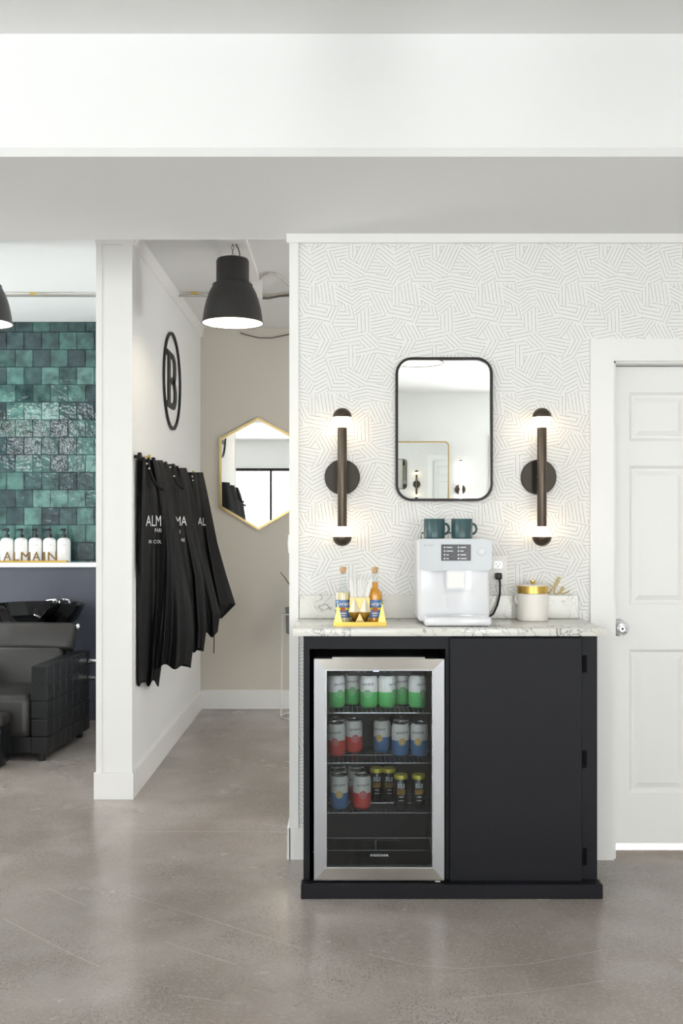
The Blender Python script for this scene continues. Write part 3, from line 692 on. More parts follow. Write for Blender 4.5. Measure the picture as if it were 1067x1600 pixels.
# gold tray, syrup bottles, straw holder, straws
ty = 3.548; tz = CT
t = thing('gold_tray', 'gold metal caddy tray with pointed ends holding syrups', 'tray', (px2x(562.5, ty), ty, tz)); hw_ = .0945
obj('base', MB().box(-hw_, hw_, 0, .10, 0, .004).box(-hw_, hw_, 0, .003, .004, .016).box(-hw_, hw_, .097, .10, .004, .016).box(-hw_, -hw_+.003, .003, .097, .004, .016).box(hw_-.003, hw_, .003, .097, .004, .016), 'gold', t, smooth=False)
obj('liner', MB().box(-hw_+.006, hw_-.006, .006, .094, .0042, .006), 'black_plastic', t, smooth=False)
for s in (-1, 1):
    obj('end_wing', MB().prism([(s*.093, .016), (s*.064, .016), (s*.079, .082)], lambda a, c: (a, .0008, c), lambda a, c: (a, .004, c)), 'gold_bright', t, smooth=False)
sy = None
BOT = [(.0262, 0), (.028, .003), (.028, .103), (.0262, .113), (.016, .1235), (.0128, .13), (.0122, .178), (.0128, .18), (.0128, .186), (.0105, .187)]
for px, m_, fill, l in ((536, 'syrup_pale', .112, 'slim syrup bottle with pale syrup and blue label, left in the gold tray'), (585.5, 'syrup_amber', .15, 'slim syrup bottle with amber syrup and blue label, right in the gold tray')):
    d = ty+.062
    t = thing('syrup_bottle', l, 'bottle', (px2x(px, d), d, tz+.0062), 0, 'syrup bottles in the gold tray')
    obj('glass', MB().lathe(BOT, 28), 'clear_glass', t)
    pr = [(0, .002)]+[(r-.0016, h) for r, h in BOT if .002 < h < fill]
    for (r0, h0), (r1, h1) in zip(BOT, BOT[1:]):
        if h0 < fill <= h1: pr += [(r0+(r1-r0)*(fill-h0)/(h1-h0)-.0016, fill), (0, fill)]
    obj('syrup', MB().lathe(pr, 28), m_, t)
    obj('cork', MB().lathe([(.009, .18), (.0095, .188), (.0125, .189), (.013, .2), (.011, .204), (0, .205)], 20), 'cork', t)
    lb = MB()
    def wrap(mb, z0, z1, a0, a1, r):
        n = 14; mb.add([(r*math.sin(a0+(a1-a0)*i/n), -r*math.cos(a0+(a1-a0)*i/n), z) for i in range(n+1) for z in (z0, z1)], [(2*i, 2*i+2, 2*i+3, 2*i+1) for i in range(n)]); return mb
    lab = obj('label', wrap(MB(), .022, .086, -2.2, 2.2, .0284), 'label_blue', t)
    obj('label_band', wrap(MB(), .05, .058, -2.2, 2.2, .0287), 'label_yellow', lab)
    mm = MB(); f = cylmap(.029, .052); mm.add([f(0, 0)]+[f(a, c) for a, c in disc2d(.0095, 16)], [(0, 1+i, 1+(i+1) % 16) for i in range(16)]); obj('label_picture', mm, 'label_red', lab)
    mm = MB(); text(mm, 'Torani', .021, cylmap(.0289, .066), bold=.0003); bar(mm, .026, .004, cylmap(.0289, .036)); bar(mm, .02, .003, cylmap(.0289, .028)); obj('lettering', mm, 'print_white', lab, smooth=False)
    if px > 560: obj('green_tag', wrap(MB(), .068, .086, .95, 1.5, .0292), 'label_green', lab)
hx_, hy = px2x(562, ty+.02), ty+.022
t = thing('straw_holder', 'faceted gold and white straw holder in front of the syrup bottles', 'holder', (hx_, hy, tz+.0062))
m1 = MB(); m2 = MB()
for s in (-1, 1):
    c = s*.0195; a, bq, fr_, bk_ = (c-.0215, 0, .044), (c+.0215, 0, .044), (c, -.0165, .044), (c, .0165, .044); topp, bot = (c, -.004, .096), (c, -.004, .001)
    m1.add([topp, a, fr_, bq, bk_], [(0, 1, 2), (0, 2, 3), (0, 3, 4), (0, 4, 1)]); m2.add([bot, a, fr_, bq, bk_], [(0, 2, 1), (0, 3, 2), (0, 4, 3), (0, 1, 4)])
obj('upper_facets', m1, 'gold_pale', t, smooth=False); obj('lower_facets', m2, 'gold', t, smooth=False)
obj('back_box', MB().box(-.036, .036, .004, .026, .03, .0955).box(-.02, .02, .004, .024, 0, .03), 'brass', t, smooth=False)
order = ['leftmost', 'second from left', 'third from left', 'fourth from left', 'fifth from left', 'sixth from left', 'seventh from left', 'eighth from left', 'rightmost']
for i in range(9):
    x = hx_-.029+.0072*i; le = R.uniform(.06, .068); ln = (-.006+.003*i)+R.uniform(-.003, .003)
    o = tag(obj('paper_straw', MB().tube([(0, 0, 0), (ln, .0, le)], .0045, 8), 'straw', None, (x, hy+.012+R.uniform(-.004, .004), tz+.0062+.096)), 'white paper straw, %s in the gold holder' % order[i], 'straw', 'straws in the gold holder')

# ------------------------------------------------------------------ mirror and sconces on the papered wall
def framed_mirror(name, label, outer, inner, y_wall, fm, depth=.022, lab=None, sgn=-1):
    cx_ = sum(p[0] for p in outer)/len(outer); z0 = min(p[1] for p in outer)
    t = thing(name, label, 'mirror', (cx_, y_wall, z0))
    o = [(a-cx_, c-z0) for a, c in outer]; i = [(a-cx_, c-z0) for a, c in inner]
    obj('frame', MB().ring(o, i, lambda a, c: (a, sgn*depth, c), lambda a, c: (a, sgn*.001, c)), fm, t)
    obj('glass', MB().prism(i, lambda a, c: (a, sgn*(depth-.01), c), lambda a, c: (a, sgn*.001, c)), 'mirror', t, smooth=False)
    return t
D = WY-.022; mx0, mx1, mz0, mz1 = px2x(618, D), px2x(770, D), py2z(783, D), py2z(558, D)
framed_mirror('wall_mirror', 'rounded rectangular mirror with thin black frame above the coffee machine', rrect(mx0, mx1, mz0, mz1, .064, 8), rrect(mx0+.01, mx1-.01, mz0+.01, mz1-.01, .054, 8), WY, 'black_metal')
def sconce(x, label):
    t = thing('wall_sconce', label, 'sconce', (x, WY, 1.2185), 0, 'twin bulb wall sconces'); yo = -.073
    obj('backplate', MB().lathe([(.0685, .001), (.0685, .016), (.066, .018), (0, .018)], 40, (0, 0, .2665), 'y'), 'bronze_dark', t)
    obj('stem', MB().lathe([(.011, .015), (.011, .06)], 14, (0, 0, .2665), 'y'), 'bronze_dark', t)
    obj('tube', MB().lathe([(.0175, .075), (.018, .077), (.018, .4505), (.0175, .4525)], 24, (0, yo, 0)), 'bronze', t)
    r = .0363
    for s, zc in ((1, .4915), (-1, .0363)):
        bl = obj('bulb', MB().lathe([(.016, -s*.038), (.017, -s*.032)]+[(r*math.cos(a*PI/16), s*r*math.sin(a*PI/16)) for a in range(-5, 1)], 28, (0, yo, zc)), 'bulb_warm', t)
        obj('half_cap', MB().lathe([(r+.0006, 0)]+[((r+.0006)*math.cos(a*PI/20), s*(r+.0006)*math.sin(a*PI/20)) for a in range(1, 10)]+[(0, s*(r+.0006))], 28, (0, yo, zc)), 'bronze', bl)
    return t
sconce(px2x(534.6, WY-.073), 'bronze bar sconce with two half capped bulbs above the syrup tray')
sconce(px2x(846.5, WY-.073), 'bronze bar sconce with two half capped bulbs beside the door casing')
t = thing('light_switch', 'white light switch on the end of the papered wall', 'switch', (-.2, WY+.06, py2z(864, WY+.06)))
obj('plate', MB().rbox(-.009, .001, -.036, .036, 0, .073, .002, 1), 'white_plastic', t); obj('rocker', MB().rbox(-.013, -.008, -.012, .012, .02, .053, .002, 1), 'white_gloss', t)

# ------------------------------------------------------------------ corridor
# pendants
def pendant():
    t = thing('pendant_lamp', '', 'lamp', (0, 0, 0))
    out = [(.149, 0), (.1475, .006), (.1445, .03), (.138, .07), (.128, .11), (.115, .147), (.103, .17), (.098, .179), (.098, .187), (.082, .195), (.08, .20), (.08, .30), (.075, .311), (.06, .316), (0, .317)]
    obj('shade', MB().lathe(out, 40, cap=False), 'shade_black', t)
    obj('inner_shade', MB().lathe([(.1475, .0008), (.143, .03), (.136, .07), (.126, .11), (.113, .147), (.1, .17), (.07, .178), (0, .18)], 40, cap=False), 'shade_white', t)
    obj('rim', MB().tube([(.1495*math.cos(a*PI/20), .1495*math.sin(a*PI/20), 0) for a in range(40)], .0028, 6, True), 'shade_black', t)
    obj('bulb', MB().lathe([(0, .06), (.02, .066), (.03, .085), (.028, .105), (.014, .13), (.014, .165), (0, .165)], 20), 'bulb', t)
    ch = MB(); H = 2.69-2.286
    for i in range(4):
        z = .318+i*.02; ch.tube([((.006*math.cos(a*PI/4)) if i % 2 == 0 else 0, 0 if i % 2 == 0 else .006*math.cos(a*PI/4), z+.011+.012*math.sin(a*PI/4)) for a in range(8)], .0012, 5, True)
    obj('chain', ch, 'black_metal', t)
    obj('hook', MB().tube([(0, 0, H-.014), (.005, 0, H-.01), (0, 0, H-.004), (0, 0, H)], .002, 6), 'black_metal', t)
    obj('cord', MB().tube([(.034, 0, .313), (.034, 0, .34), (.027, 0, .365), (.012, 0, H-.012), (.002, 0, H-.002)], .0026, 6), 'cord_black', t)
    l = bpy.data.lights.new('pendant_light', 'POINT'); l.energy = 1.5; l.color = (1, .88, .74); l.shadow_soft_size = .03
    lo = bpy.data.objects.new('pendant_light', l); C.objects.link(lo); lo.parent = t; lo.location = (0, 0, .045)
    return t
pd = pendant(); pd.location = (px2x(363.5, 4.85), 4.85, 2.286); tag(pd, 'black dome pendant lamp hanging in the corridor entrance', None, 'black dome pendants')
p2 = copy_tree(pd); p2.location = (-1.763, 4.85, 2.286); tag(p2, 'black dome pendant lamp before the green tiles, cut by the left edge')
p4 = copy_tree(pd); p4.location = (-2.85, 4.85, 2.286); tag(p4, 'added unseen black dome pendant lamp beyond the left edge, for tile glints')  # unseen pendant, added for its light and glints on the tiles
p3 = copy_tree(pd); p3.location = (.47, 1.66, 2.286); tag(p3, 'black dome pendant lamp seen only in the black framed mirror')
tag(obj('pendant_hanger', MB().lathe([(.03, .404), (.03, .41), (.006, .412), (.006, .514)], 16), 'black_metal', p3), None)
# emblem
ey, ez = 5.805, 2.139; X0 = -.997
t = thing('wall_emblem', 'black ring emblem with a bold letter B on the partition', 'sign', (X0, ey, ez-.285))
rg = MB(); n = 48; o = disc2d(.285, n); i_ = disc2d(.269, n)
rg.ring(o, i_, lambda a, c: (.014, a, c+.285), lambda a, c: (.002, a, c+.285)); obj('ring', rg, 'sign_black', t)
def bowl(cy0, h, w_, n=10, x0=.0):
    return [(x0+(w_)*math.cos(a), cy0+h*math.sin(a)) for a in [PI/2-PI*i/n for i in range(n+1)]]
# letter outline with slab serifs, and its two counters, as joined solids
hh = .163
LB = MB(); f0 = lambda a, c: (.009, a, c+.285); f1 = lambda a, c: (.002, a, c+.285)
for z0, z1 in ((hh-.034, hh), (-hh, -hh+.034)): LB.prism([(-.17, z1), (-.17, z0), (.02, z0), (.02, z1)], f0, f1)
LB.prism([(-.135, hh-.034), (-.135, -hh+.034), (-.06, -hh+.034), (-.06, hh-.034)], f0, f1)
LB.prism([(-.06, .017), (-.06, -.017), (.02, -.017), (.02, .017)], f0, f1)
def half(cz, ro, ri, xo, xi):
    n = 14; out = [(.02+xo*math.sin(PI*i/n)**.8, cz+ro*math.cos(PI*i/n)) for i in range(n+1)]; inn = [(.02+xi*math.sin(PI*i/n)**.8, cz+ri*math.cos(PI*i/n)) for i in range(n+1)]
    for i in range(n): LB.prism([out[i], out[i+1], inn[i+1], inn[i]], f0, f1)
zc_, ro_, ri_ = (hh-.017)/2, (hh+.017)/2, (hh-.034-.017)/2
half(zc_, ro_, ri_, .115, .042); half(-zc_, ro_, ri_, .135, .055)
obj('letter', LB, 'sign_black', t, smooth=False)
# hooks
for Y, l in ((4.77, 'nearest black round coat peg on the partition'), (5.12, 'second black round coat peg on the partition'), (5.47, 'third black round coat peg on the partition'), (5.85, 'farthest black round coat peg on the partition')):
    t = thing('coat_peg', l, 'hook', (-.997, Y, 1.628), 0, 'black coat pegs'); obj('stem', MB().lathe([(.008, 0), (.008, .02)], 12, axis='x'), 'black_metal', t); obj('knob', MB().lathe([(.018, .018), (.021, .022), (.021, .032), (.018, .036), (0, .037)], 20, axis='x'), 'black_metal', t)
for Y, l in ((4.94, 'nearest brass coat hook on the partition'), (5.65, 'second brass coat hook on the partition'), (6.41, 'farthest brass coat hook on the partition')):
    t = thing('coat_hook', l, 'hook', (-.997, Y, 1.635), 0, 'brass coat hooks'); obj('stem', MB().lathe([(.006, 0), (.006, .034)], 12, axis='x'), 'brass', t); obj('knob', MB().lathe([(.009, .03), (.015, .036), (.015, .044), (0, .046)], 20, axis='x'), 'gold', t)
# capes: folded black cloth, each hanging from its own hook
def lerp_rows(rows, v):
    y = rows[0][0]+(rows[-1][0]-rows[0][0])*v
    for a, b in zip(rows, rows[1:]):
        if y <= b[0]+1e-6:
            t = (y-a[0])/(b[0]-a[0]); t2 = t
            return y, a[1]+(b[1]-a[1])*t2, a[2]+(b[2]-a[2])*t2
    return rows[-1]
def cape(rows, dL, dR, folds, ph, label, hem):
    def pt(u, v, off=0):
        y, l, r = lerp_rows(rows, v); px = l+(r-l)*u
        am = (.004+.030*v**1.3)*math.sin(PI*min(1, .15+u*.95))
        w = u+.09*math.sin(5.1*u+ph*3+.7*v)+.05*math.sin(11*u-ph)
        d = dL+(dR-dL)*u + am*math.sin(2*PI*folds*.8*w+ph+.9*v)+.25*am*math.sin(2*PI*folds*1.9*w+ph*2-1.5*v)*math.sin(3*v+ph)
        yy = y+hem*v**6*math.sin(2*PI*folds*.7*u+ph)
        return P(px, yy, d-off)
    NU, NV = 44, 40; mb = MB(); vs = []
    for j in range(NV+1):
        v = j/NV; row = [pt(i/NU, v) for i in range(NU+1)]
        e = row[-1]; s = row[0]; m = 10
        we = Vector((-.990, max(e.y, dR)+.10+.1*v, e.z)); ws = Vector((-.990, s.y+.03, s.z))
        for i in range(1, m+1):
            t = i/m; p = e.lerp(we, t); p.y += .03*math.sin(PI*t)+.008*math.sin(9*t+v); row.append(p)
        for i in range(1, 5): row.append(we.lerp(ws, i/4))
        vs += row
    W = NU+1+10+4
    fs = [(j*W+i, j*W+(i+1) % W, (j+1)*W+(i+1) % W, (j+1)*W+i) for j in range(NV) for i in range(W)]
    top0 = vs[NU//2]
    t = thing('salon_cape', label, 'cape', (-.95, dL, EYE+(CY-rows[-1][0])/F*dL), 0, 'black salon capes on the partition')
    base = Vector(t.location)
    fs.append(tuple(range(W-1, -1, -1)))
    o = obj('cloth', MB().add([p-base for p in vs], fs), 'cloth', t)
    return t, pt, base
def cape_text(t, pt, base, rows, lines, px0, slope=0):
    # lettering laid on the cape: image-like coordinates on the cloth, (string, y, cap height px, px step, start px)
    m = MB(); y0, y1 = rows[0][0], rows[-1][0]
    for s, yb, hpx, x0, wide, x_lo, x_hi in lines:
        v2, f2 = text2d(s, 1.0, align='LEFT', bold=.0)
        k = hpx/.72; pts = []
        for a, c in v2:
            px = x0+a*k*wide; py = yb-c*k
            v = (py-y0)/(y1-y0); _, l, r = lerp_rows(rows, v); u = (px-l)/(r-l); pts.append((u, v))
        keep = [q for q in f2 if all(0 <= pts[i][0] <= 1 for i in q)]
        m.add([pt(u, v, .012)-base for u, v in pts], keep)
    obj('lettering', m, 'print_white', t, smooth=False)
def cape_collar(t, pt, base, path, d):
    obj('collar_band', MB().tube([P(a, b, d)-base for a, b in path], .0085, 8), 'cloth', t)
def snaps(t, base, pts, d):
    for a, b in pts: obj('snap', MB().lathe([(0, -.005), (.004, -.003), (.0055, 0), (.004, .003), (0, .005)], 10, P(a, b, d)-base), 'print_white', t)
r1 = [(714, 217.5, 231), (740, 217, 243), (765, 216.5, 256), (815, 215.5, 262), (900, 214, 262), (980, 213.5, 257), (1040, 213.5, 252), (1068, 213.5, 248)]
t, pt, base = cape(r1, 4.80, 5.02, 3.2, .4, 'nearest black salon cape with large white lettering, longest of the row', 5)
cape_text(t, pt, base, r1, [('ALMAIN', 822, 17.5, 228, .52, 0, 0), ('PARIS', 831.5, 6.2, 241.5, .62, 0, 0), ('IR COUTURE', 849, 5.5, 232, .85, 0, 0)], 220)
fl = MB(); vs = []
for j in range(13):
    q = j/12; yb = 715+q*165
    for i in range(9):
        u = i/8; px = (217-3*q)+u*(10+2.5*q); vs.append(P(px, yb+(q**3)*u*26, 4.765+.035*u+.012*math.sin(7*u+q))-base)
fl.add(vs, [(9*j+i, 9*j+i+1, 9*j+i+10, 9*j+i+9) for j in range(12) for i in range(8)]); obj('neck_flap', fl, 'cloth', t)
cape_collar(t, pt, base, [(231, 716), (233, 732), (238, 748), (246, 759), (256, 766)], 4.90); snaps(t, base, [(228.5, 716), (229.5, 724.5), (233, 732)], 4.86)
r2 = [(719, 239, 254), (740, 243, 262), (765, 248, 268), (815, 255, 276), (870, 256, 286), (950, 251, 300), (1000, 247, 303), (1042, 243, 298)]
t, pt, base = cape(r2, 4.96, 5.12, 2.6, 1.6, 'second black salon cape, its fold overlapping the nearest cape lettering', 4)
r3 = [(725, 259, 273), (750, 262, 283), (765, 266, 289), (815, 270, 296), (900, 276, 318), (980, 282, 323), (1016, 288, 318)]
t, pt, base = cape(r3, 5.40, 5.52, 2.4, 2.6, 'middle black salon cape with two white letters showing', 4)
cape_text(t, pt, base, r3, [('MA', 821, 15, 273, .62, 0, 0), ('S', 833, 5, 280, .8, 0, 0), ('RE', 846, 5, 283, .8, 0, 0)], 272)
cape_collar(t, pt, base, [(270, 728), (272, 742), (276, 754), (283, 761), (288, 763)], 5.36); snaps(t, base, [(266, 730), (272, 744)], 5.34)
r4 = [(731, 279, 291), (750, 283, 297), (765, 285, 301), (815, 289, 309), (900, 295, 330), (960, 300, 344), (992, 308, 340)]
t, pt, base = cape(r4, 5.58, 5.72, 2.4, .2, 'fourth black salon cape, plain folds between two lettered capes', 4)
obj('drawstring', MB().tube([P(334, 985, 5.68)-base, P(334.4, 1003, 5.68)-base, P(334, 1021, 5.68)-base], .003, 6), 'cloth', t)
r5 = [(738, 299, 317), (765, 302, 323), (815, 307, 333), (850, 310, 340), (900, 314, 354), (945, 319, 368), (968, 322, 346)]
t, pt, base = cape(r5, 6.10, 6.26, 2.0, 3.4, 'farthest black salon cape flaring out towards the gold hexagonal mirror', 3)
cape_text(t, pt, base, r5, [('AL', 821, 13, 309, .6, 0, 0)], 308)
snaps(t, base, [(300.5, 744.5), (301.5, 750.5)], 6.0)
# hexagonal mirror
D = 6.995; hxp = [(403.5, 652), (342.5, 685), (342.5, 793), (403.5, 828), (464.5, 793), (464.5, 685)]
ho = [(px2x(a, D), py2z(c, D)) for a, c in hxp]; cxm = px2x(403.5, D); czm = py2z(740, D)
hi = [(cxm+(a-cxm)*.945, czm+(c-czm)*.955) for a, c in ho]
framed_mirror('hexagonal_mirror', 'tall hexagonal mirror with thin gold frame at the corridor end', ho, hi, 7.02, 'brass', .025)
# plant on wire stand
t = thing('plant_stand', 'white wire plant stand at the corridor end', 'plant stand', (-.27, 6.72, 0)); rr = .128
w_ = MB()
for z, r_ in ((.005, rr+.012), (.70, rr)): obj('ring', MB().tube([(r_*math.cos(a*PI/12), r_*math.sin(a*PI/12), z) for a in range(24)], .004, 6, True), 'white_plastic', t)

for a in range(3):
    an = a*2*PI/3+PI; obj('leg', MB().tube([((rr+.012)*math.cos(an), (rr+.012)*math.sin(an), .005), (rr*math.cos(an), rr*math.sin(an), .70)], .004, 6), 'white_plastic', t)
t = thing('potted_plant', 'grey pot with upright pointed leaves on the wire stand', 'plant', (-.27, 6.72, .56))
obj('pot', MB().lathe([(0, 0), (.09, 0), (.105, .01), (.112, .18), (.104, .18), (.1, .15), (0, .15)], 32), 'pot', t); obj('soil', MB().lathe([(.101, .15), (0, .152)], 24), 'soil', t)
for a in range(7):
    an = a*2*PI/7+2.9; h = .27 if a == 0 else R.uniform(.2, .34); le = .12 if a == 0 else R.uniform(.03, .08); c, s = math.cos(an), math.sin(an); m = MB(); n = 6; vs = []
    for i in range(n+1):
        q = i/n; ww = .02*(1-q)**.6*(1+.4*q); rr_ = .03+le*q*q; x, y = rr_*c, rr_*s; z = .15+h*q
        vs += [(x-s*ww, y+c*ww, z), (x+c*.004, y+s*.004, z-.002), (x+s*ww, y-c*ww, z)]
    m.add(vs, [(3*i+k, 3*i+k+1, 3*i+k+4, 3*i+k+3) for i in range(n) for k in range(2)]); obj('leaf', m, 'leaf', t)
# ceiling services
tag(obj('ceiling_batten', MB().box(-.60, -.46, 3.95, 5.58, 2.672, 2.69), 'paint_trim', None, smooth=False), 'flat white board on the ceiling above the corridor lamp', 'board')
t = thing('junction_box', 'white junction box on the corridor ceiling behind the lamp', 'electrical box', (px2x(401, 5.62), 5.62, 2.69)); obj('box', MB().rbox(-.028, .028, -.02, .06, -.105, 0, .004, 1), 'paint_trim', t); obj('cover', MB().box(-.031, .031, -.023, -.02, -.108, -.0), 'paint_trim', t, smooth=False)
cb = lambda nm, pts, r, m, l: tag(obj(nm, MB().tube(pts, r, 6), m), l, 'cable')
cb('ceiling_conduit', [(-3.5, 5.94, 2.672), (-1.17, 5.94, 2.672)], .007, 'conduit', 'thin metal conduit on the ceiling above the green tiles')
cl = [P(a, b, 5.92) for a, b in ((0, 456), (40, 458), (60, 459.5), (90, 458), (120, 455.5), (149, 455))]; cb('ceiling_cable', cl, .0045, 'cable', 'sagging pale cable on the ceiling above the green tiles')
tag(obj('cable_tie', MB().tube([P(47, 458.4, 5.92), P(57, 459.2, 5.92)], .0062, 8), 'tape'), 'yellow marker band on the cable above the tiles', 'tape')
cb('ceiling_conduit', [(-.975, 5.94, 2.672), (.44, 5.94, 2.672)], .008, 'conduit', 'metal conduit crossing the corridor ceiling behind the lamp')
cb('ceiling_cable', [P(a, b, 5.92) for a, b in ((274, 455), (285, 455.5), (305, 458), (330, 461), (370, 462), (392, 463))], .005, 'cable', 'pale cable on the corridor ceiling running left of the junction box')
tag(obj('cable_tie', MB().tube([P(298, 457, 5.92), P(309, 458.6, 5.92)], .0066, 8), 'tape'), 'yellow marker band on the cable left of the corridor lamp', 'tape')
cb('ceiling_cable', [P(a, b, 5.82) for a, b in ((407, 466), (420, 466), (435, 463), (450, 461), (470, 460))], .006, 'cable_dark', 'dark grey cable right of the corridor junction box')
cb('ceiling_cable', [P(a, b, 5.84) for a, b in ((407, 461), (425, 461), (445, 458), (470, 457))], .006, 'cable', 'thick pale cable right of the corridor junction box')
cb('ceiling_cable', [P(a, b, F*1.381/(CY-b)) for a, b in ((404, 440), (405, 436), (412, 430), (420, 427), (430, 428), (440, 435), (452, 446), (470, 452))], .006, 'cable', 'white cable arching over from the corridor junction box')
cb('wall_cable', [P(a, b, 7.0) for a, b in ((375, 520), (388, 524), (405, 528), (425, 528), (445, 524), (470, 517))], .004, 'cable_dark', 'thin cable sagging along the top of the corridor end wall')

# ------------------------------------------------------------------ shampoo area at the left
t0 = None; pos = ['leftmost', 'second from left', 'third from left', 'fourth from left', 'rightmost']
for i in range(5):
    if t0 is None:
        t0 = t = thing('pump_bottle', '', 'bottle')
        obj('body', MB().lathe([(.040, 0), (.0445, .003), (.0445, .132), (.041, .149), (.03, .159), (.014, .163), (.013, .166)], 28), 'bottle_white', t)
        obj('collar', MB().lathe([(.0145, .162), (.0145, .182), (.012, .185), (0, .185)], 18), 'black_plastic', t)
        pm = obj('pump', MB().lathe([(.005, .184), (.005, .205), (.012, .207), (.012, .222), (.008, .226), (0, .226)], 14), 'black_plastic', t)
        obj('nozzle', MB().tube([(0, 0, .217), (-.014, -.02, .218), (-.02, -.029, .213)], .0045, 8), 'black_plastic', pm)
        m = MB(); bar(m, .04, .0045, cylmap(.0449, .112)); bar(m, .02, .002, cylmap(.0449, .104)); bar(m, .03, .0025, cylmap(.0449, .05)); bar(m, .02, .002, cylmap(.0449, .03)); obj('lettering', m, 'label_grey', t, smooth=False)
    else: t = copy_tree(t0)
    t.location = (px2x(10.8+22.2*i, 6.7), 6.705, 1.0495); t.rotation_euler.z = R.uniform(-.15, .15); tag(t, 'white pump bottle with black pump, %s on the white ledge' % pos[i], None, 'pump bottles on the ledge')
d = 6.61; sg = thing('ledge_sign', 'gold letter sign standing before the white pump bottles', 'sign', (px2x(48, d), d, 1.0495)); sx = px2x(48, d)
obj('base_bar', MB().rbox(px2x(-26, d)-sx, px2x(105, d)-sx, -.012, .012, 0, .012, .001, 1), 'gold', sg)
for ch, a, b in (('B', -16, -2), ('A', 5.5, 17.5), ('L', 21.5, 29.5), ('M', 33, 47.5), ('A', 51, 63), ('I', 67.5, 70.5), ('N', 75, 88.5)):
    v, f = text2d(ch, 1.0, align='LEFT'); xs_ = [p[0] for p in v]; zs_ = [p[1] for p in v]; w0, w1 = px2x(a, d)-sx, px2x(b, d)-sx
    fx = lambda p: w0+(p[0]-min(xs_))/(max(xs_)-min(xs_))*(w1-w0); fz = lambda p: .012+(p[1]-min(zs_))/(max(zs_)-min(zs_))*.058
    n = len(v); mb = MB(); vs = [(fx(p), -.004, fz(p)) for p in v]+[(fx(p), .004, fz(p)) for p in v]; fs = list(f)+[tuple(n+i for i in reversed(q)) for q in f]
    cnt = {}
    for q in f:
        for i in range(len(q)):
            e = (q[i], q[(i+1) % len(q)]); cnt[e] = 1
    for (p_, q_) in list(cnt):
        if (q_, p_) not in cnt: fs.append((p_, n+p_, n+q_, q_))
    obj('letter', mb.add(vs, fs), 'brass_dark', sg, smooth=False)
# shampoo chair
ch = thing('shampoo_chair', 'black leather shampoo chair with square tufted arm panels', 'chair', (-1.945, 5.46, 0), math.radians(-4.5))
AT = .525; AW = .093; HWD = .335; CD = .70
for s in (-1, 1):
    x0, x1 = (HWD-AW, HWD) if s > 0 else (-HWD, -HWD+AW)
    arm = obj('armrest', MB().rbox(x0+.006, x1-.006, .008, CD-.004, .045, AT-.006, .01, 2), 'leather', ch)
    pf = MB().rbox(-(AW-.004)/2, (AW-.004)/2, -.004, .012, -.046, .046, .0032, 2).mesh('tuft_panel', 'leather', True, 18)
    for r_ in range(5): obj('tuft_panel', pf, None, arm, ((x0+x1)/2, .002, .04+.0485+r_*.0972))
    nc = 7; cw = CD/nc
    ps = MB().rbox(-.012, .004, -cw/2+.002, cw/2-.002, -.0465, .0465, .0032, 2).mesh('tuft_panel', 'leather', True, 18)
    ptp = MB().rbox(-AW/2+.003, AW/2-.003, -cw/2+.002, cw/2-.002, -.012, .004, .0032, 2).mesh('tuft_panel', 'leather', True, 18)
    for c in range(nc):
        obj('tuft_panel', ptp, None, arm, ((x0+x1)/2, cw*(c+.5), AT-.004))
        for r_ in range(5):
            o = obj('tuft_panel', ps, None, arm, (x1-.004 if s > 0 else x0+.004, cw*(c+.5), .04+.0485+r_*.0972))
            if s < 0: o.rotation_euler.z = PI
seat_w = HWD-AW
obj('seat', MB().rbox(-seat_w+.004, seat_w-.004, -.01, .50, .125, .365, .045, 5), 'leather_soft', ch)
bs = obj('base', MB().rbox(-seat_w, seat_w, .01, CD-.03, .04, .135, .01, 2), 'leather', ch)
pb = MB().rbox(-.058, .058, -.006, .01, -.044, .044, .0032, 2).mesh('tuft_panel', 'leather', True, 18)
for i in range(4): obj('tuft_panel', pb, None, bs, (-.1815+.121*i, .012, .09))
Mb = Matrix.Translation((0, .47, .34)) @ Matrix.Rotation(math.radians(-16), 4, 'X')
bk = MB().rbox(-seat_w+.006, seat_w-.006, -.05, .07, -.02, .235, .03, 4, Mb); obj('lower_back_cushion', bk, 'leather_soft', ch)
Mb2 = Matrix.Translation((0, .53, .555)) @ Matrix.Rotation(math.radians(-20), 4, 'X')
obj('upper_back_cushion', MB().rbox(-seat_w-.045, seat_w+.045, -.05, .06, -.015, .155, .028, 4, Mb2), 'leather_soft', ch)
for x in (-.29, .29):
    for y in (.04, CD-.06): obj('foot', MB().lathe([(.02, 0), (.022, .01), (.022, .045)], 14, (x, y, 0)), 'black_plastic', ch)
obj('pivot_cap', MB().lathe([(.018, 0), (.022, .008), (.015, .02), (0, .022)], 16, (seat_w+.045, .60, .68), 'x'), 'chrome', ch)
lv = MB().lathe([(.016, 0), (.016, .05), (0, .052)], 14, (HWD+.006, CD-.03, .46), 'x').lathe([(.013, 0), (.013, .05), (0, .052)], 14, (HWD+.006, CD-.03, .36), 'x'); obj('recline_lever', lv, 'chrome', ch)
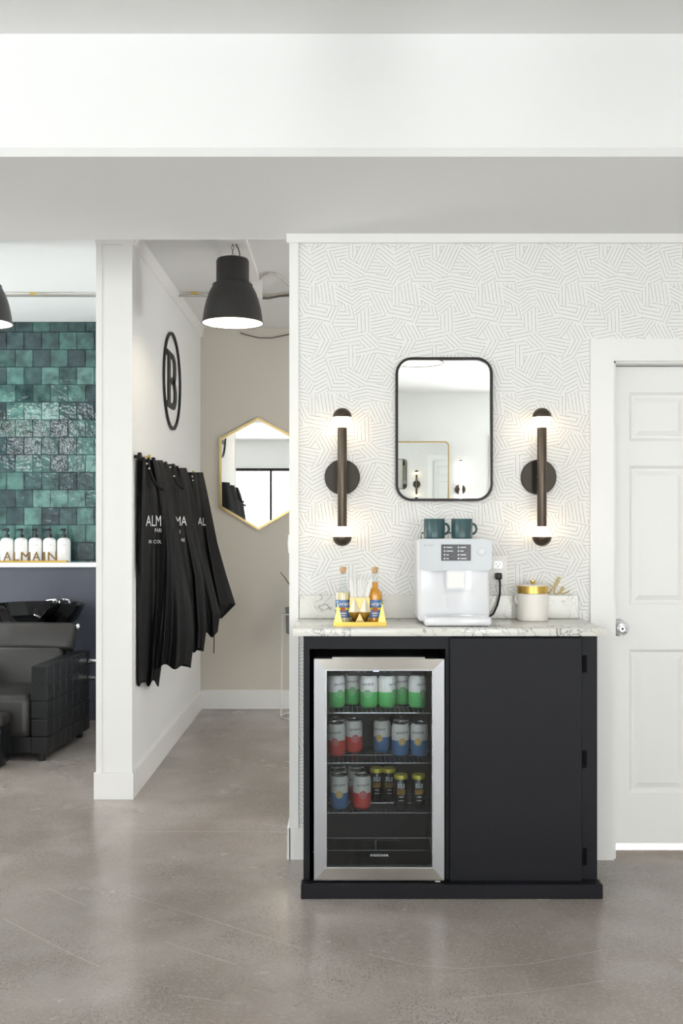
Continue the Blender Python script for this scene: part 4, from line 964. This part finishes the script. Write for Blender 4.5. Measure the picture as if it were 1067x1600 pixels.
# basin
bs = thing('shampoo_basin', 'glossy black shampoo basin with neck notch behind the chair', 'basin', (-1.93, 6.31, .625))
nb = 64; vs = []; prof = [(.35, 0), (.62, .02), (.85, .075), (.98, .15), (1.0, .168), (.965, .172), (.93, .155), (.8, .085), (.55, .05), (.2, .04)]
for k, (rf, h) in enumerate(prof):
    for i in range(nb):
        a = 2*PI*i/nb; c, s = math.cos(a), math.sin(a)
        x = .29*rf*math.copysign(abs(c)**.85, c); y = .25*rf*math.copysign(abs(s)**.9, s); z = h
        da = abs(((a-1.5*PI+PI) % (2*PI))-PI)
        nt_ = math.exp(-(da/.33)**4); z -= nt_*max(0, h-.06)*.85*(1 if k < 8 else 0)
        if k in (3, 4, 5, 6): z += .02*math.exp(-((da-.75)/.25)**2)
        vs.append((x, y, z))
fs = [(k*nb+i, k*nb+(i+1) % nb, (k+1)*nb+(i+1) % nb, (k+1)*nb+i) for k in range(len(prof)-1) for i in range(nb)]+[tuple(range(nb-1, -1, -1)), tuple((len(prof)-1)*nb+i for i in range(nb))]
obj('bowl', MB().add(vs, fs), 'basin', bs)
obj('pedestal', MB().rbox(-.09, .09, -.02, .14, -.64, .012, .03, 3), 'basin', bs)
fa = obj('faucet', MB().tube([(.08, .2, .15), (.08, .2, .178), (.09, .195, .186), (.125, .185, .187), (.145, .18, .183), (.15, .178, .168)], .008, 10), 'chrome', bs)
obj('lever', MB().lathe([(.016, 0), (.018, .012), (.012, .024), (0, .026)], 14, (.05, .2, .166)).tube([(-.005, .2, .178), (.05, .2, .184)], .006, 8), 'chrome', fa)
obj('sprayer', MB().tube([(-.04, .08, .11), (-.03, .04, .13), (-.015, .0, .125)], [.01, .012, .016], 10).tube([(-.06, .12, .09), (.0, .1, .075), (.06, .12, .085)], .006, 8), 'chrome', bs)
obj('drain', MB().lathe([(.03, .045), (.03, .05), (.022, .051), (0, .048)], 16), 'chrome', bs)
# leg rest and padded panel at the left edge
t = thing('footstool', 'black leather footstool before the shampoo chair, cut by the left edge', 'footstool', (px2x(-28, 5.3), 5.3, 0))
obj('cushion', MB().rbox(-.117, .117, -.04, .12, .22, .28, .02, 3), 'leather_soft', t); obj('base', MB().rbox(-.108, .108, -.03, .11, .012, .225, .008, 2), 'leather', t); obj('foot', MB().box(-.09, .09, -.02, .1, 0, .014), 'black_plastic', t)
pn = thing('padded_wall_panel', 'black tufted padded panel on the dark half wall, at the left edge', 'panel', (-2.34-.2, 6.6, .62))
obj('backing', MB().box(-.16, .185, -.03, -.001, 0, .36), 'black_plastic', pn, smooth=False)
pc = MB().rbox(-.034, .034, -.012, 0, -.034, .034, .007, 2).mesh('tuft_panel', 'leather', True, 18)
for i in range(5):
    for j in range(5): obj('tuft_panel', pc, None, pn, (-.13+.0715*i, -.03, .036+.072*j))

# ------------------------------------------------------------------ wall behind the camera, seen in the mirror
gx = rrect(.33, 1.205, .75, 2.235, .05, 6); gi = rrect(.342, 1.193, .762, 2.223, .04, 6)
sm = framed_mirror('station_mirror', 'large gold framed salon mirror reflected inside the black framed mirror', gx, gi, YB, 'gold', .022, sgn=1); sm.rotation_euler = (-.039, 0, .043); sm.location.y = YB+.075
t = thing('tube_sconce', 'lit white tube sconce reflected in the black framed mirror', 'sconce', (1.345, YB, 1.42))
obj('backplate', MB().lathe([(.058, 0), (.058, -.016), (0, -.018)], 28, (0, 0, .28), 'y'), 'bronze', t)
obj('clip', MB().box(-.02, .02, .015, .07, .262, .298), 'bronze', t, smooth=False)
obj('tube', MB().lathe([(0, 0), (.016, .002), (.016, .6), (0, .602)], 16, (0, .06, 0)), 'tube_lit', t)
obj('end_cap', MB().lathe([(.0165, .597), (.0165, .61), (0, .611)], 16, (0, .06, 0)), 'bronze', t)
